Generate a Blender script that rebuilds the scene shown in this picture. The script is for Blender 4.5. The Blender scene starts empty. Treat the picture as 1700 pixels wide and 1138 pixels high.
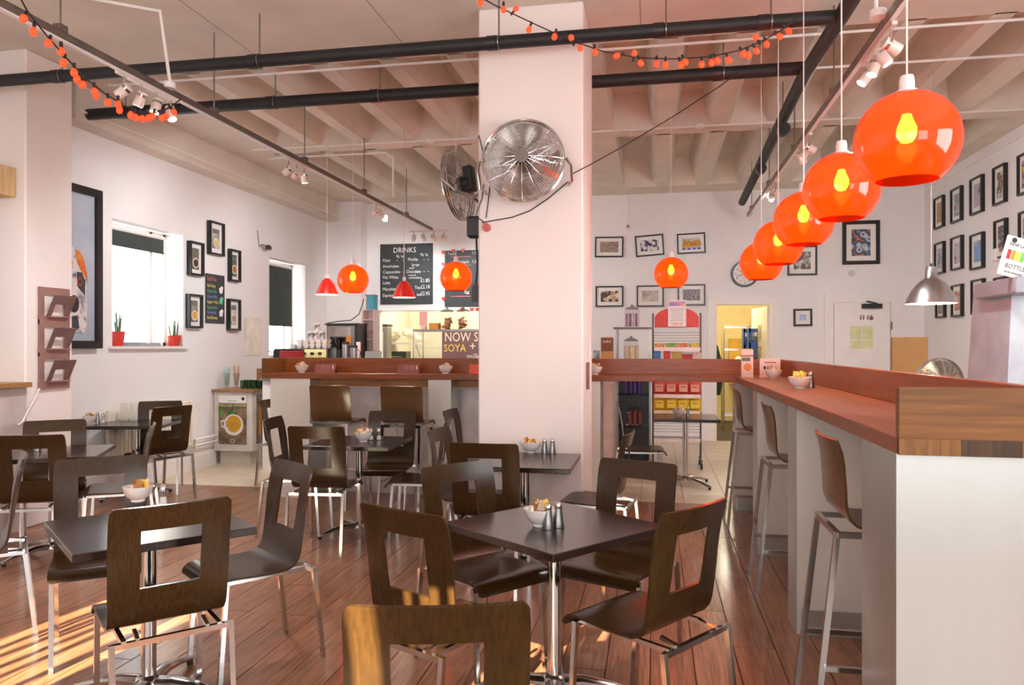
import bpy, math, random
from mathutils import Vector, Matrix
random.seed(11)
SC = bpy.context.scene
COL = SC.collection
PI = math.pi
R = math.radians

# ------------------------------------------------------------------ camera
FPX, HOR, YAW, CAMZ = 1250.0, 575.0, R(10.7), 1.5
cam = bpy.data.cameras.new('camera')
cam_o = bpy.data.objects.new('camera', cam)
COL.objects.link(cam_o)
cam_o.location = (0, 0, CAMZ)
cam_o.rotation_euler = (R(90), 0, YAW)
cam.sensor_width = 36
cam.lens = FPX / 1700 * 36
cam.shift_y = (HOR - 569) / 1700
cam.clip_start = 0.05
SC.camera = cam_o

# ------------------------------------------------------------------ world, sun, window and fill light, exposure
SC.view_settings.view_transform = 'Standard'
SC.view_settings.look = 'None'
SC.view_settings.gamma = 1
SC.view_settings.use_curve_mapping = False
SC.view_settings.exposure = 0.42
SC.cycles.use_denoising = True
SC.cycles.max_bounces = 7
SC.cycles.diffuse_bounces = 4
SC.cycles.glossy_bounces = 4
SC.cycles.transparent_max_bounces = 12
SC.cycles.caustics_reflective = False
SC.cycles.caustics_refractive = False
SC.cycles.sample_clamp_indirect = 6
w = bpy.data.worlds.new('sky')
SC.world = w
w.use_nodes = True
w.node_tree.nodes['Background'].inputs[0].default_value = (0.93, 0.97, 1.0, 1)
w.node_tree.nodes['Background'].inputs[1].default_value = 5.0

def light(name, kind, loc, energy, color=(1, 1, 1), size=0.1, rot=None, sy=None, spot=None, blend=0.5, target=None):
    l = bpy.data.lights.new(name, kind)
    l.energy = energy
    l.color = color
    if kind == 'AREA':
        l.shape = 'RECTANGLE'
        l.size = size
        l.size_y = sy or size
    elif kind == 'SUN':
        l.angle = size
    else:
        l.shadow_soft_size = size
    if kind == 'SPOT':
        l.spot_size = R(spot or 90)
        l.spot_blend = blend
    o = bpy.data.objects.new(name, l)
    COL.objects.link(o)
    o.location = loc
    if target is not None:
        o.rotation_euler = (Vector(target) - Vector(loc)).to_track_quat('-Z', 'Y').to_euler()
    elif rot:
        o.rotation_euler = rot
    return o

light('sun', 'SUN', (0, -6, 6), 46, (1.0, 0.84, 0.58), R(0.25), target=(0.16 * 5, -6 + 5, 6 - 0.404 * 5 * 1.013))
# added fill lamps standing in for daylight, before the solid front wall
FILL_LAMPS = ((-2.7, 1.3, 45), (0.0, 2.2, 62), (2.6, 2.2, 62))
for xx, ww, pw_ in FILL_LAMPS:
    light('window_daylight', 'AREA', (xx, -2.94, 1.95), pw_, (0.93, 0.97, 1.0), ww - .1, (R(90), 0, 0), 2.0)
# daylight of the side window in the right wall, beside the camera
light('window_daylight', 'AREA', (3.95, 1.3, 1.9), 105, (0.88, 0.95, 1.0), 2.0, (0, R(90), 0), 2.6)

# ------------------------------------------------------------------ photo pixel -> place
def ray(px):
    u = (px - 850) / FPX
    return u * math.cos(YAW) - math.sin(YAW), u * math.sin(YAW) + math.cos(YAW)
def PZ(px, py, z):
    d = (CAMZ - z) * FPX / (py - HOR)
    x, y = ray(px)
    return Vector((x * d, y * d, z))
def PY(px, py, Y):
    x, y = ray(px)
    d = Y / y
    return Vector((x * d, Y, CAMZ - (py - HOR) * d / FPX))
def PX(px, py, X):
    x, y = ray(px)
    d = X / x
    return Vector((X, y * d, CAMZ - (py - HOR) * d / FPX))

# ------------------------------------------------------------------ materials
def lin(c):
    return tuple(((v / 255) / 12.92 if v / 255 <= 0.04045 else ((v / 255 + 0.055) / 1.055) ** 2.4) for v in c[:3]) + (1,)
MATS = {}
def base_mat(name):
    m = bpy.data.materials.new(name)
    m.use_nodes = True
    nt = m.node_tree
    return m, nt, nt.nodes['Principled BSDF']
def ramp(nt, stops, interp='LINEAR'):
    r = nt.nodes.new('ShaderNodeValToRGB')
    r.color_ramp.interpolation = interp
    els = r.color_ramp.elements
    while len(els) < len(stops):
        els.new(0.5)
    for e, (p, c) in zip(els, stops):
        e.position = p
        e.color = lin(c)
    return r
def mat(name, col, rough=0.5, metal=0.0, var=0.06, scale=6.0, bump=0.0, coat=0.0, spec=0.5, emit=None, es=0.0, stretch=(1, 1, 1)):
    """paint, plastic, metal: base colour with a mild noise variation and fine relief"""
    if name in MATS:
        return MATS[name]
    m, nt, b = base_mat(name)
    tc = nt.nodes.new('ShaderNodeTexCoord')
    mp = nt.nodes.new('ShaderNodeMapping')
    mp.inputs['Scale'].default_value = stretch
    nt.links.new(tc.outputs['Object'], mp.inputs[0])
    n = nt.nodes.new('ShaderNodeTexNoise')
    n.inputs['Scale'].default_value = scale
    n.inputs['Detail'].default_value = 4
    nt.links.new(mp.outputs[0], n.inputs['Vector'])
    c0 = tuple(max(0, v * (1 - var)) for v in col)
    c1 = tuple(min(255, v * (1 + var)) for v in col)
    r = ramp(nt, [(0.3, c0), (0.7, c1)])
    nt.links.new(n.outputs['Fac'], r.inputs[0])
    nt.links.new(r.outputs[0], b.inputs['Base Color'])
    b.inputs['Roughness'].default_value = rough
    b.inputs['Metallic'].default_value = metal
    b.inputs['Specular IOR Level'].default_value = spec
    b.inputs['Coat Weight'].default_value = coat
    if bump:
        bp = nt.nodes.new('ShaderNodeBump')
        bp.inputs['Strength'].default_value = bump
        bp.inputs['Distance'].default_value = 0.01
        nt.links.new(n.outputs['Fac'], bp.inputs['Height'])
        nt.links.new(bp.outputs[0], b.inputs['Normal'])
    if emit:
        b.inputs['Emission Color'].default_value = lin(emit)
        b.inputs['Emission Strength'].default_value = es
    MATS[name] = m
    return m
def wood(name, dark, light_, rough=0.35, axis=1, scale=1.0, coat=0.0, contrast=(0.3, 0.7), per_object=0.0, ring=0.6, bump=0.05, spec=0.35):
    """wood: noise stretched along the grain axis plus soft cathedral rings"""
    if name in MATS:
        return MATS[name]
    m, nt, b = base_mat(name)
    L = nt.links
    tc = nt.nodes.new('ShaderNodeTexCoord')
    oi = nt.nodes.new('ShaderNodeObjectInfo')
    sc = [9 * scale] * 3
    sc[axis] = 0.55 * scale
    off = nt.nodes.new('ShaderNodeVectorMath')
    off.operation = 'MULTIPLY_ADD'
    L.new(oi.outputs['Random'], off.inputs[0])
    off.inputs[1].default_value = (37, 53, 71)
    L.new(tc.outputs['Object'], off.inputs[2])
    mp = nt.nodes.new('ShaderNodeMapping')
    mp.inputs['Scale'].default_value = sc
    L.new(off.outputs[0], mp.inputs[0])
    n1 = nt.nodes.new('ShaderNodeTexNoise')
    n1.inputs['Scale'].default_value = 1.3
    n1.inputs['Detail'].default_value = 3
    n1.inputs['Distortion'].default_value = 0.6
    L.new(mp.outputs[0], n1.inputs['Vector'])
    wv = nt.nodes.new('ShaderNodeMath')          # growth rings: sine of the soft noise
    wv.operation = 'MULTIPLY'
    L.new(n1.outputs['Fac'], wv.inputs[0])
    wv.inputs[1].default_value = 42
    sn = nt.nodes.new('ShaderNodeMath')
    sn.operation = 'SINE'
    L.new(wv.outputs[0], sn.inputs[0])
    n2 = nt.nodes.new('ShaderNodeTexNoise')
    n2.inputs['Scale'].default_value = 9
    n2.inputs['Detail'].default_value = 5
    L.new(mp.outputs[0], n2.inputs['Vector'])
    mx = nt.nodes.new('ShaderNodeMath')
    mx.operation = 'MULTIPLY_ADD'
    L.new(sn.outputs[0], mx.inputs[0])
    mx.inputs[1].default_value = 0.12 * ring
    L.new(n2.outputs['Fac'], mx.inputs[2])
    r = ramp(nt, [(contrast[0], dark), (contrast[1], light_)])
    L.new(mx.outputs[0], r.inputs[0])
    out = r.outputs[0]
    if per_object:
        hs = nt.nodes.new('ShaderNodeHueSaturation')
        mr = nt.nodes.new('ShaderNodeMapRange')
        L.new(oi.outputs['Random'], mr.inputs[0])
        mr.inputs[3].default_value = 1 - per_object
        mr.inputs[4].default_value = 1 + per_object
        L.new(mr.outputs[0], hs.inputs['Value'])
        L.new(out, hs.inputs['Color'])
        out = hs.outputs[0]
    L.new(out, b.inputs['Base Color'])
    b.inputs['Roughness'].default_value = rough
    b.inputs['Specular IOR Level'].default_value = spec
    b.inputs['Coat Weight'].default_value = coat
    b.inputs['Coat Roughness'].default_value = 0.15
    bp = nt.nodes.new('ShaderNodeBump')
    bp.inputs['Strength'].default_value = bump
    bp.inputs['Distance'].default_value = 0.003
    L.new(n2.outputs['Fac'], bp.inputs['Height'])
    L.new(bp.outputs[0], b.inputs['Normal'])
    MATS[name] = m
    return m
def glass(name, col=(250, 252, 251), tint=0.96, gloss=0.14, rough=0.03):
    """thin clear pane or vessel: mostly transparent with a fresnel reflection"""
    if name in MATS:
        return MATS[name]
    m = bpy.data.materials.new(name)
    m.use_nodes = True
    nt = m.node_tree
    nt.nodes.clear()
    o = nt.nodes.new('ShaderNodeOutputMaterial')
    t = nt.nodes.new('ShaderNodeBsdfTransparent')
    c = lin(col)
    t.inputs[0].default_value = tuple(v * tint for v in c[:3]) + (1,)
    g = nt.nodes.new('ShaderNodeBsdfGlossy')
    g.inputs['Roughness'].default_value = rough
    fr = nt.nodes.new('ShaderNodeLayerWeight')
    pw = nt.nodes.new('ShaderNodeMath')
    pw.operation = 'POWER'
    nt.links.new(fr.outputs['Facing'], pw.inputs[0])
    pw.inputs[1].default_value = 4
    ad = nt.nodes.new('ShaderNodeMath')
    ad.operation = 'MULTIPLY_ADD'
    nt.links.new(pw.outputs[0], ad.inputs[0])
    ad.inputs[1].default_value = 0.6
    ad.inputs[2].default_value = gloss * 0.3
    mx = nt.nodes.new('ShaderNodeMixShader')
    nt.links.new(ad.outputs[0], mx.inputs[0])
    nt.links.new(t.outputs[0], mx.inputs[1])
    nt.links.new(g.outputs[0], mx.inputs[2])
    nt.links.new(mx.outputs[0], o.inputs[0])
    MATS[name] = m
    return m
def lamp_glass(name, col, transl, gloss_rough=0.04):
    """coloured lamp glass: part clear, part diffusing, with a polished skin"""
    m = bpy.data.materials.new(name)
    m.use_nodes = True
    nt = m.node_tree
    nt.nodes.clear()
    N, L = nt.nodes.new, nt.links.new
    o = N('ShaderNodeOutputMaterial')
    t = N('ShaderNodeBsdfTransparent'); t.inputs[0].default_value = lin(col)
    d = N('ShaderNodeBsdfTranslucent'); d.inputs[0].default_value = lin(transl)
    ns = N('ShaderNodeTexNoise'); ns.inputs['Scale'].default_value = 3.0
    tc = N('ShaderNodeTexCoord'); L(tc.outputs['Object'], ns.inputs['Vector'])
    mr = N('ShaderNodeMapRange'); mr.inputs[3].default_value = 0.28; mr.inputs[4].default_value = 0.48
    L(ns.outputs['Fac'], mr.inputs[0])
    m1 = N('ShaderNodeMixShader'); L(mr.outputs[0], m1.inputs[0]); L(t.outputs[0], m1.inputs[1]); L(d.outputs[0], m1.inputs[2])
    g = N('ShaderNodeBsdfGlossy'); g.inputs['Roughness'].default_value = gloss_rough
    fr = N('ShaderNodeLayerWeight')
    pw = N('ShaderNodeMath'); pw.operation = 'POWER'; L(fr.outputs['Facing'], pw.inputs[0]); pw.inputs[1].default_value = 4
    ad = N('ShaderNodeMath'); ad.operation = 'MULTIPLY_ADD'; L(pw.outputs[0], ad.inputs[0]); ad.inputs[1].default_value = 0.6; ad.inputs[2].default_value = 0.05
    m2 = N('ShaderNodeMixShader'); L(ad.outputs[0], m2.inputs[0]); L(m1.outputs[0], m2.inputs[1]); L(g.outputs[0], m2.inputs[2])
    L(m2.outputs[0], o.inputs[0])
    return m
def art(name, stops, scale=8.0, kind='noise', seed=0.0, detail=3.0, rough=0.35):
    """flat print inside a picture frame: abstract pattern in the picture's colours"""
    m, nt, b = base_mat(name)
    tc = nt.nodes.new('ShaderNodeTexCoord')
    mp = nt.nodes.new('ShaderNodeMapping')
    mp.inputs['Location'].default_value = (seed, seed * 1.7, seed * 0.6)
    nt.links.new(tc.outputs['Object'], mp.inputs[0])
    if kind == 'voronoi':
        n = nt.nodes.new('ShaderNodeTexVoronoi')
        n.inputs['Scale'].default_value = scale
        f = n.outputs['Distance']
    elif kind == 'wave':
        n = nt.nodes.new('ShaderNodeTexWave')
        n.inputs['Scale'].default_value = scale
        n.inputs['Distortion'].default_value = 14
        n.inputs['Detail'].default_value = 3
        f = n.outputs['Fac']
    else:
        n = nt.nodes.new('ShaderNodeTexNoise')
        n.inputs['Scale'].default_value = scale
        n.inputs['Detail'].default_value = detail
        f = n.outputs['Fac']
    nt.links.new(mp.outputs[0], n.inputs['Vector'])
    r = ramp(nt, stops, 'CONSTANT' if kind == 'poster' else 'LINEAR')
    nt.links.new(f, r.inputs[0])
    nt.links.new(r.outputs[0], b.inputs['Base Color'])
    b.inputs['Roughness'].default_value = rough
    b.inputs['Coat Weight'].default_value = 0.25
    return m
def emis(name, col, s):
    if name in MATS:
        return MATS[name]
    m, nt, b = base_mat(name)
    b.inputs['Base Color'].default_value = lin(col)
    b.inputs['Emission Color'].default_value = lin(col)
    b.inputs['Emission Strength'].default_value = s
    MATS[name] = m
    return m

WALL = mat('wall_paint', (237, 233, 231), 0.75, var=0.012, scale=1.5, bump=0.03)
COLP = mat('column_paint', (238, 225, 218), 0.7, var=0.012, scale=1.5, bump=0.03)
CEIL = mat('ceiling_paint', (226, 215, 202), 0.85, var=0.03, scale=2.5, bump=0.05)
TRIM = mat('white_gloss_paint', (240, 233, 228), 0.35, var=0.01)
FLOORW = wood('floor_plank_wood', (122, 78, 54), (176, 120, 88), 0.28, 1, 1.0, 0.25, (0.25, 0.8), 0.10, 1.0)
GAPM = mat('plank_gap', (60, 34, 24), 0.8)
TILE = mat('cream_floor_tile', (216, 198, 176), 0.32, var=0.04, scale=3)
GROUT = mat('tile_grout', (92, 84, 74), 0.9)
CHAIRW = wood('walnut_veneer', (46, 30, 13), (68, 46, 22), 0.24, 2, 1.4, 0.0, (0.2, 0.85), 0.08, 0.45, 0.006, 0.32)
EDGE = mat('ply_edge', (120, 80, 44), 0.5)
CHROME = mat('polished_chrome', (205, 203, 200), 0.14, 1.0, 0.02)
CASTAL = mat('cast_aluminium', (190, 186, 182), 0.22, 1.0, 0.03)
STEEL = mat('brushed_steel', (198, 203, 199), 0.32, 0.75, 0.006, 30, stretch=(1, 1, 0.05))
DARKTOP = mat('dark_table_laminate', (44, 33, 29), 0.2, 0, 0.12, 14, spec=0.6)
BARW = wood('mahogany_bar', (122, 60, 24), (154, 82, 38), 0.32, 0, 0.9, 0.12, (0.25, 0.8), 0.04, 0.6)
BARWY = wood('mahogany_bar_long', (122, 60, 24), (154, 82, 38), 0.32, 1, 0.9, 0.12, (0.25, 0.8), 0.04, 0.6)
BARDARK = wood('walnut_bar_end', (98, 60, 24), (132, 84, 36), 0.45, 0, 0.8, 0.0, (0.25, 0.8), 0.06, 0.8)
BLACKM = mat('black_pipe_lagging', (28, 28, 28), 0.55, 0, 0.15)
BLACKF = mat('black_frame', (24, 24, 24), 0.35)
BLACKP = mat('black_plastic', (30, 30, 31), 0.4)
WHITEP = mat('white_plastic', (240, 236, 232), 0.4, var=0.01)
PAPER = mat('white_paper', (238, 234, 228), 0.7, var=0.01)
PORC = mat('white_porcelain', (240, 230, 224), 0.15, coat=0.5, var=0.01)
GALV = mat('galvanised_channel', (150, 142, 134), 0.4, 0.8, 0.08)
GALVD = mat('grey_brown_channel', (112, 100, 90), 0.5, 0.4, 0.08)
STEELD = mat('dull_steel', (150, 148, 146), 0.32, 1.0, 0.05)
BROWNP = mat('brown_plastic_rack', (150, 112, 104), 0.4)
GREYP = mat('grey_plastic', (132, 134, 138), 0.45)
CHILL = mat('grey_chiller_skin', (168, 172, 180), 0.4)
BLIND = mat('dark_blind_fabric', (62, 70, 68), 0.85)
REDP = mat('red_pot', (206, 60, 48), 0.35)
LEAF = mat('green_leaf', (82, 112, 74), 0.5, var=0.2)
CARD = mat('cardboard', (146, 110, 68), 0.8, var=0.04)
SLATE = mat('chalkboard_slate', (50, 54, 55), 0.6, var=0.08)
CHALK = mat('white_chalk', (240, 240, 236), 0.9)
CHALKP = mat('pink_chalk', (214, 110, 110), 0.9)
CHALKY = mat('yellow_chalk', (236, 214, 110), 0.9)
CHALKB = mat('blue_chalk', (132, 150, 220), 0.9)
CHALKG = mat('green_chalk', (96, 190, 150), 0.9)
CREAMW = mat('cream_kitchen_wall', (240, 224, 176), 0.7, var=0.02)
CLEAR = glass('clear_glass')
GREENG = glass('green_glass', (200, 226, 208), 0.88)
PANE = glass('window_pane', (250, 252, 252), 0.97)

# ------------------------------------------------------------------ mesh builder
class MB:
    def __init__(s):
        s.v = []; s.f = []
    def add(s, vs, fs, M=None):
        o = len(s.v)
        for p in vs:
            p = Vector(p)
            s.v.append(tuple(M @ p) if M is not None else tuple(p))
        s.f += [tuple(i + o for i in f) for f in fs]
        return s
    def box(s, cx, cy, cz, sx, sy, sz, M=None, bev=0.0):
        x, y, z = sx / 2, sy / 2, sz / 2
        if bev:
            b = bev
            vs = []
            for (dx, dy, dz) in ((x - b, y - b, z), (x - b, y, z - b), (x, y - b, z - b)):
                for ax in (-1, 1):
                    for ay in (-1, 1):
                        for az in (-1, 1):
                            vs.append((cx + ax * dx, cy + ay * dy, cz + az * dz))
            I = lambda k, ax, ay, az: k * 8 + (ax > 0) * 4 + (ay > 0) * 2 + (az > 0)
            fs = []
            for az in (-1, 1):
                q = [I(0, -1, -1, az), I(0, 1, -1, az), I(0, 1, 1, az), I(0, -1, 1, az)]
                fs.append(q if az > 0 else q[::-1])
            for ay in (-1, 1):
                q = [I(1, -1, ay, -1), I(1, 1, ay, -1), I(1, 1, ay, 1), I(1, -1, ay, 1)]
                fs.append(q if ay < 0 else q[::-1])
            for ax in (-1, 1):
                q = [I(2, ax, -1, -1), I(2, ax, 1, -1), I(2, ax, 1, 1), I(2, ax, -1, 1)]
                fs.append(q if ax > 0 else q[::-1])
            for a in (-1, 1):
                for c in (-1, 1):
                    for k0, k1, g in ((0, 1, lambda t: (t, a, c)), (0, 2, lambda t: (a, t, c)), (1, 2, lambda t: (a, c, t))):
                        q = [I(k0, *g(-1)), I(k0, *g(1)), I(k1, *g(1)), I(k1, *g(-1))]
                        m = [Vector(vs[i]) for i in q]
                        n = (m[1] - m[0]).cross(m[2] - m[0])
                        cen = sum(m, Vector()) / 4 - Vector((cx, cy, cz))
                        fs.append(q if n.dot(cen) > 0 else q[::-1])
            for ax in (-1, 1):
                for ay in (-1, 1):
                    for az in (-1, 1):
                        q = [I(0, ax, ay, az), I(1, ax, ay, az), I(2, ax, ay, az)]
                        m = [Vector(vs[i]) for i in q]
                        n = (m[1] - m[0]).cross(m[2] - m[0])
                        fs.append(q if n.dot(Vector((ax, ay, az))) > 0 else q[::-1])
            return s.add(vs, fs, M)
        vs = [(cx + a * x, cy + b * y, cz + c * z) for a in (-1, 1) for b in (-1, 1) for c in (-1, 1)]
        fs = [(0, 1, 3, 2), (4, 6, 7, 5), (0, 4, 5, 1), (2, 3, 7, 6), (0, 2, 6, 4), (1, 5, 7, 3)]
        return s.add(vs, fs, M)
    def bb(s, x0, x1, y0, y1, z0, z1, M=None, bev=0.0):
        return s.box((x0 + x1) / 2, (y0 + y1) / 2, (z0 + z1) / 2, x1 - x0, y1 - y0, z1 - z0, M, bev)
    def tube(s, pts, r, n=8, closed=False, M=None, phase=0.0, flat=1.0):
        pts = [Vector(p) for p in pts]
        k = len(pts)
        rs = r if isinstance(r, (list, tuple)) else [r] * k
        rings = []
        up = None
        for i in range(k):
            if closed:
                t = pts[(i + 1) % k] - pts[i - 1]
            else:
                t = pts[min(i + 1, k - 1)] - pts[max(i - 1, 0)]
            t.normalize()
            if up is None:
                a = Vector((0, 0, 1)) if abs(t.z) < 0.9 else Vector((0, 1, 0))
                up = (a - t * a.dot(t)).normalized()
            else:
                up = (up - t * up.dot(t)).normalized()
            sd = t.cross(up)
            rings.append([pts[i] + (up * math.cos(phase + 2 * PI * j / n) * flat + sd * math.sin(phase + 2 * PI * j / n)) * rs[i] for j in range(n)])
        vs = [p for g in rings for p in g]
        fs = []
        for i in range(k if closed else k - 1):
            i2 = (i + 1) % k
            for j in range(n):
                j2 = (j + 1) % n
                fs.append((i * n + j, i2 * n + j, i2 * n + j2, i * n + j2))
        if not closed:
            fs.append(tuple(range(n)))
            fs.append(tuple((k - 1) * n + j for j in reversed(range(n))))
        return s.add(vs, fs, M)
    def bar(s, a, b, t, M=None):           # square tube
        return s.tube([a, b], t * 0.7071, 4, M=M, phase=PI / 4)
    def lathe(s, prof, n=24, M=None, c=(0, 0, 0)):
        vs = []; fs = []
        k = len(prof)
        for (r, z) in prof:
            for j in range(n):
                a = 2 * PI * j / n
                vs.append((c[0] + r * math.cos(a), c[1] + r * math.sin(a), c[2] + z))
        for i in range(k - 1):
            for j in range(n):
                j2 = (j + 1) % n
                fs.append((i * n + j, i * n + j2, (i + 1) * n + j2, (i + 1) * n + j))
        if prof[0][0] > 1e-4:
            pass
        return s.add(vs, fs, M)
    def disc(s, r, z=0, n=24, M=None, c=(0, 0, 0), up=True):
        vs = [(c[0] + r * math.cos(2 * PI * j / n), c[1] + r * math.sin(2 * PI * j / n), c[2] + z) for j in range(n)]
        return s.add(vs, [tuple(range(n)) if up else tuple(reversed(range(n)))], M)
    def cyl(s, r, z0, z1, n=20, M=None, c=(0, 0, 0), r1=None):
        r1 = r if r1 is None else r1
        s.lathe([(r, z0), (r1, z1)], n, M, c)
        s.disc(r1, z1, n, M, c)
        s.disc(r, z0, n, M, c, False)
        return s
    def prism(s, poly, d0, d1, M=None):    # polygon in XZ, thickness along Y (d0 front .. d1 back)
        k = len(poly)
        vs = [(x, d0, z) for x, z in poly] + [(x, d1, z) for x, z in poly]
        fs = [tuple(range(k)), tuple(reversed(range(k, 2 * k)))]
        for i in range(k):
            j = (i + 1) % k
            fs.append((i, i + k, j + k, j))
        return s.add(vs, fs, M)
    def sheet(s, P, N, t, mask=None, M=None):
        """thick sheet from a grid of points and normals; cells can be left out; rims closed"""
        a, b = len(P), len(P[0])
        vs = []
        for sg in (1, -1):
            for i in range(a):
                for j in range(b):
                    vs.append(P[i][j] + N[i][j] * (t / 2 * sg))
        I = lambda i, j, k: k * a * b + i * b + j
        ok = lambda i, j: 0 <= i < a - 1 and 0 <= j < b - 1 and (mask is None or mask(i, j))
        fs = []
        for i in range(a - 1):
            for j in range(b - 1):
                if not ok(i, j):
                    continue
                fs.append((I(i, j, 0), I(i, j + 1, 0), I(i + 1, j + 1, 0), I(i + 1, j, 0)))
                fs.append((I(i, j, 1), I(i + 1, j, 1), I(i + 1, j + 1, 1), I(i, j + 1, 1)))
                if not ok(i - 1, j): fs.append((I(i, j, 1), I(i, j + 1, 1), I(i, j + 1, 0), I(i, j, 0)))
                if not ok(i + 1, j): fs.append((I(i + 1, j, 0), I(i + 1, j + 1, 0), I(i + 1, j + 1, 1), I(i + 1, j, 1)))
                if not ok(i, j - 1): fs.append((I(i, j, 0), I(i + 1, j, 0), I(i + 1, j, 1), I(i, j, 1)))
                if not ok(i, j + 1): fs.append((I(i, j + 1, 1), I(i + 1, j + 1, 1), I(i + 1, j + 1, 0), I(i, j + 1, 0)))
        return s.add(vs, fs, M)
    def mesh(s, name, m, smooth=False, angle=35):
        me = bpy.data.meshes.new(name)
        me.from_pydata(s.v, [], s.f)
        me.materials.append(m)
        if smooth:
            me.polygons.foreach_set('use_smooth', [True] * len(me.polygons))
            me.set_sharp_from_angle(angle=R(angle))
        me.update()
        return me
    def build(s, name, m, parent=None, smooth=False, angle=35, loc=None, rot=None):
        return link(name, s.mesh(name, m, smooth, angle), parent, loc, rot)
def link(name, data, parent=None, loc=None, rot=None):
    o = bpy.data.objects.new(name, data)
    COL.objects.link(o)
    if parent: o.parent = parent
    if loc is not None: o.location = loc
    if rot is not None: o.rotation_euler = rot
    return o
def tag(o, label, cat, group=None, kind=None):
    o['label'] = label
    if cat: o['category'] = cat
    if group: o['group'] = group
    if kind: o['kind'] = kind
    return o
def thing(name, label, cat, loc=(0, 0, 0), rz=0.0, group=None):
    o = link(name, None, None, loc, (0, 0, rz))
    o.empty_display_size = 0.1
    return tag(o, label, cat, group)
def struct(o, label=None):
    o['kind'] = 'structure'
    if label: o['label'] = label
    return o
def copy_tree(o, parent=None):
    c = o.copy()
    COL.objects.link(c)
    if parent: c.parent = parent
    for ch in o.children:
        copy_tree(ch, c)
    return c
def text(body, size, m, parent, loc, rot=(PI / 2, 0, 0), align='LEFT', name='lettering', sx=1.0, shear=0.0):
    cu = bpy.data.curves.new(name, 'FONT')
    cu.body = body
    cu.size = size
    cu.align_x = align
    cu.extrude = 0.0006
    cu.resolution_u = 2
    cu.shear = shear
    cu.materials.append(m)
    tmp = bpy.data.objects.new('tmp_text', cu)
    me = bpy.data.meshes.new_from_object(tmp)     # lettering as plain mesh outlines
    bpy.data.objects.remove(tmp)
    me.name = name
    if not me.materials: me.materials.append(m)
    o = link(name, me, parent, loc, rot)
    o.scale = (sx, 1, 1)
    return o
def TR(x, y, z, rx=0, ry=0, rz=0):
    return Matrix.Translation((x, y, z)) @ Matrix.Rotation(rz, 4, 'Z') @ Matrix.Rotation(ry, 4, 'Y') @ Matrix.Rotation(rx, 4, 'X')

# ================================================================== THE ROOM
XL, XR, YB, YF, ZC = -5.5, 4.0, 12.3, -3.0, 3.95
YT = 7.37                                     # planks end, tiles begin

# ---- floor
fl = struct(MB().bb(XL - .3, XR + .3, YF - .3, YB + 4, -0.2, -0.008).build('floor', GAPM), 'floor of reddish wood planks and cream tiles')
pm = {}
def plank_mesh(wd, ln):
    k = (round(wd, 3), round(ln, 3))
    if k not in pm:
        pm[k] = MB().box(0, 0, -0.01, wd - 0.004, ln - 0.004, 0.02, bev=0.0015).mesh('plank', FLOORW)
    return pm[k]
x = XL
i = 0
while x < XR - 0.01:
    wd = min(0.203, XR - x)
    y = [-0.4, -1.3, 0.2, -0.9][i % 4]
    while y < YT:
        ln = [2.6, 2.2, 3.0][(i * 7 + int(y * 3)) % 3]
        y2 = min(y + ln, YT)
        if YT - y2 < 0.5: y2 = YT
        link('plank', plank_mesh(wd, y2 - y), fl, (x + wd / 2, (y + y2) / 2, 0))
        y = y2
    x += wd
    i += 1
MB().bb(XL, XR, YF, 0.3, -0.02, -0.003).build('plank_apron', FLOORW, fl)
tm = MB().box(0, 0, -0.01, 0.409, 0.409, 0.02, bev=0.002).mesh('tile', TILE)
for a in range(23):
    for b in range(12):
        link('tile', tm, fl, (XL + 0.207 + a * 0.413, YT + 0.21 + b * 0.413, 0))
# grout bed just below the tile faces
MB().bb(XL, XR, YT, YB + 3.5, -0.008, -0.004).build('grout_bed', GROUT, fl)

# ---- walls with openings
def wall_x(name, X0, X1, y0, y1, z0, z1, holes, m=WALL):
    """wall running along Y between X0 and X1 with rectangular holes (ya,yb,za,zb)"""
    mb = MB()
    ys = sorted(set([y0, y1] + [h for q in holes for h in q[:2]]))
    for a, b in zip(ys[:-1], ys[1:]):
        hh = [q for q in holes if q[0] <= a + 1e-6 and q[1] >= b - 1e-6]
        z = z0
        for q in sorted(hh, key=lambda q: q[2]):
            if q[2] > z: mb.bb(X0, X1, a, b, z, q[2])
            z = q[3]
        mb.bb(X0, X1, a, b, z, z1)
    return struct(mb.build(name, m))
def wall_y(name, Y0, Y1, x0, x1, z0, z1, holes, m=WALL):
    mb = MB()
    xs = sorted(set([x0, x1] + [h for q in holes for h in q[:2]]))
    for a, b in zip(xs[:-1], xs[1:]):
        hh = [q for q in holes if q[0] <= a + 1e-6 and q[1] >= b - 1e-6]
        z = z0
        for q in sorted(hh, key=lambda q: q[2]):
            if q[2] > z: mb.bb(a, b, Y0, Y1, z, q[2])
            z = q[3]
        mb.bb(a, b, Y0, Y1, z, z1)
    return struct(mb.build(name, m))
# left wall windows from the photograph's edges
w1a, w1b = PX(186, 575, XL), PX(304, 578, XL)
w1t = PX(186, 362, XL).z
w2a, w2b = PX(447, 575, XL), PX(507, 575, XL)
w2t = PX(447, 427, XL).z
W1 = (w1a.y, w1b.y, w1a.z, w1t)
W2 = (w2a.y, w2b.y, 1.32, w2t)
wall_x('wall_left', XL - 0.32, XL, YF, YB + 0.2, 0, 4.4, [W1, W2])
wall_x('wall_right', XR, XR + 0.2, YF, YB + 0.2, 0, 4.4, [(0.0, 2.6, 0.9, 2.9)])
wr = struct(MB().bb(XR + .09, XR + .1, 0, 2.6, .9, 2.9).build('window_5', PANE), 'side window pane in the right wall beside the viewer')
for yy in (.02, .88, 1.72, 2.58): MB().box(XR + .1, yy, 1.9, .06, .05, 2.0).build('window_frame', TRIM, wr)
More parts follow.
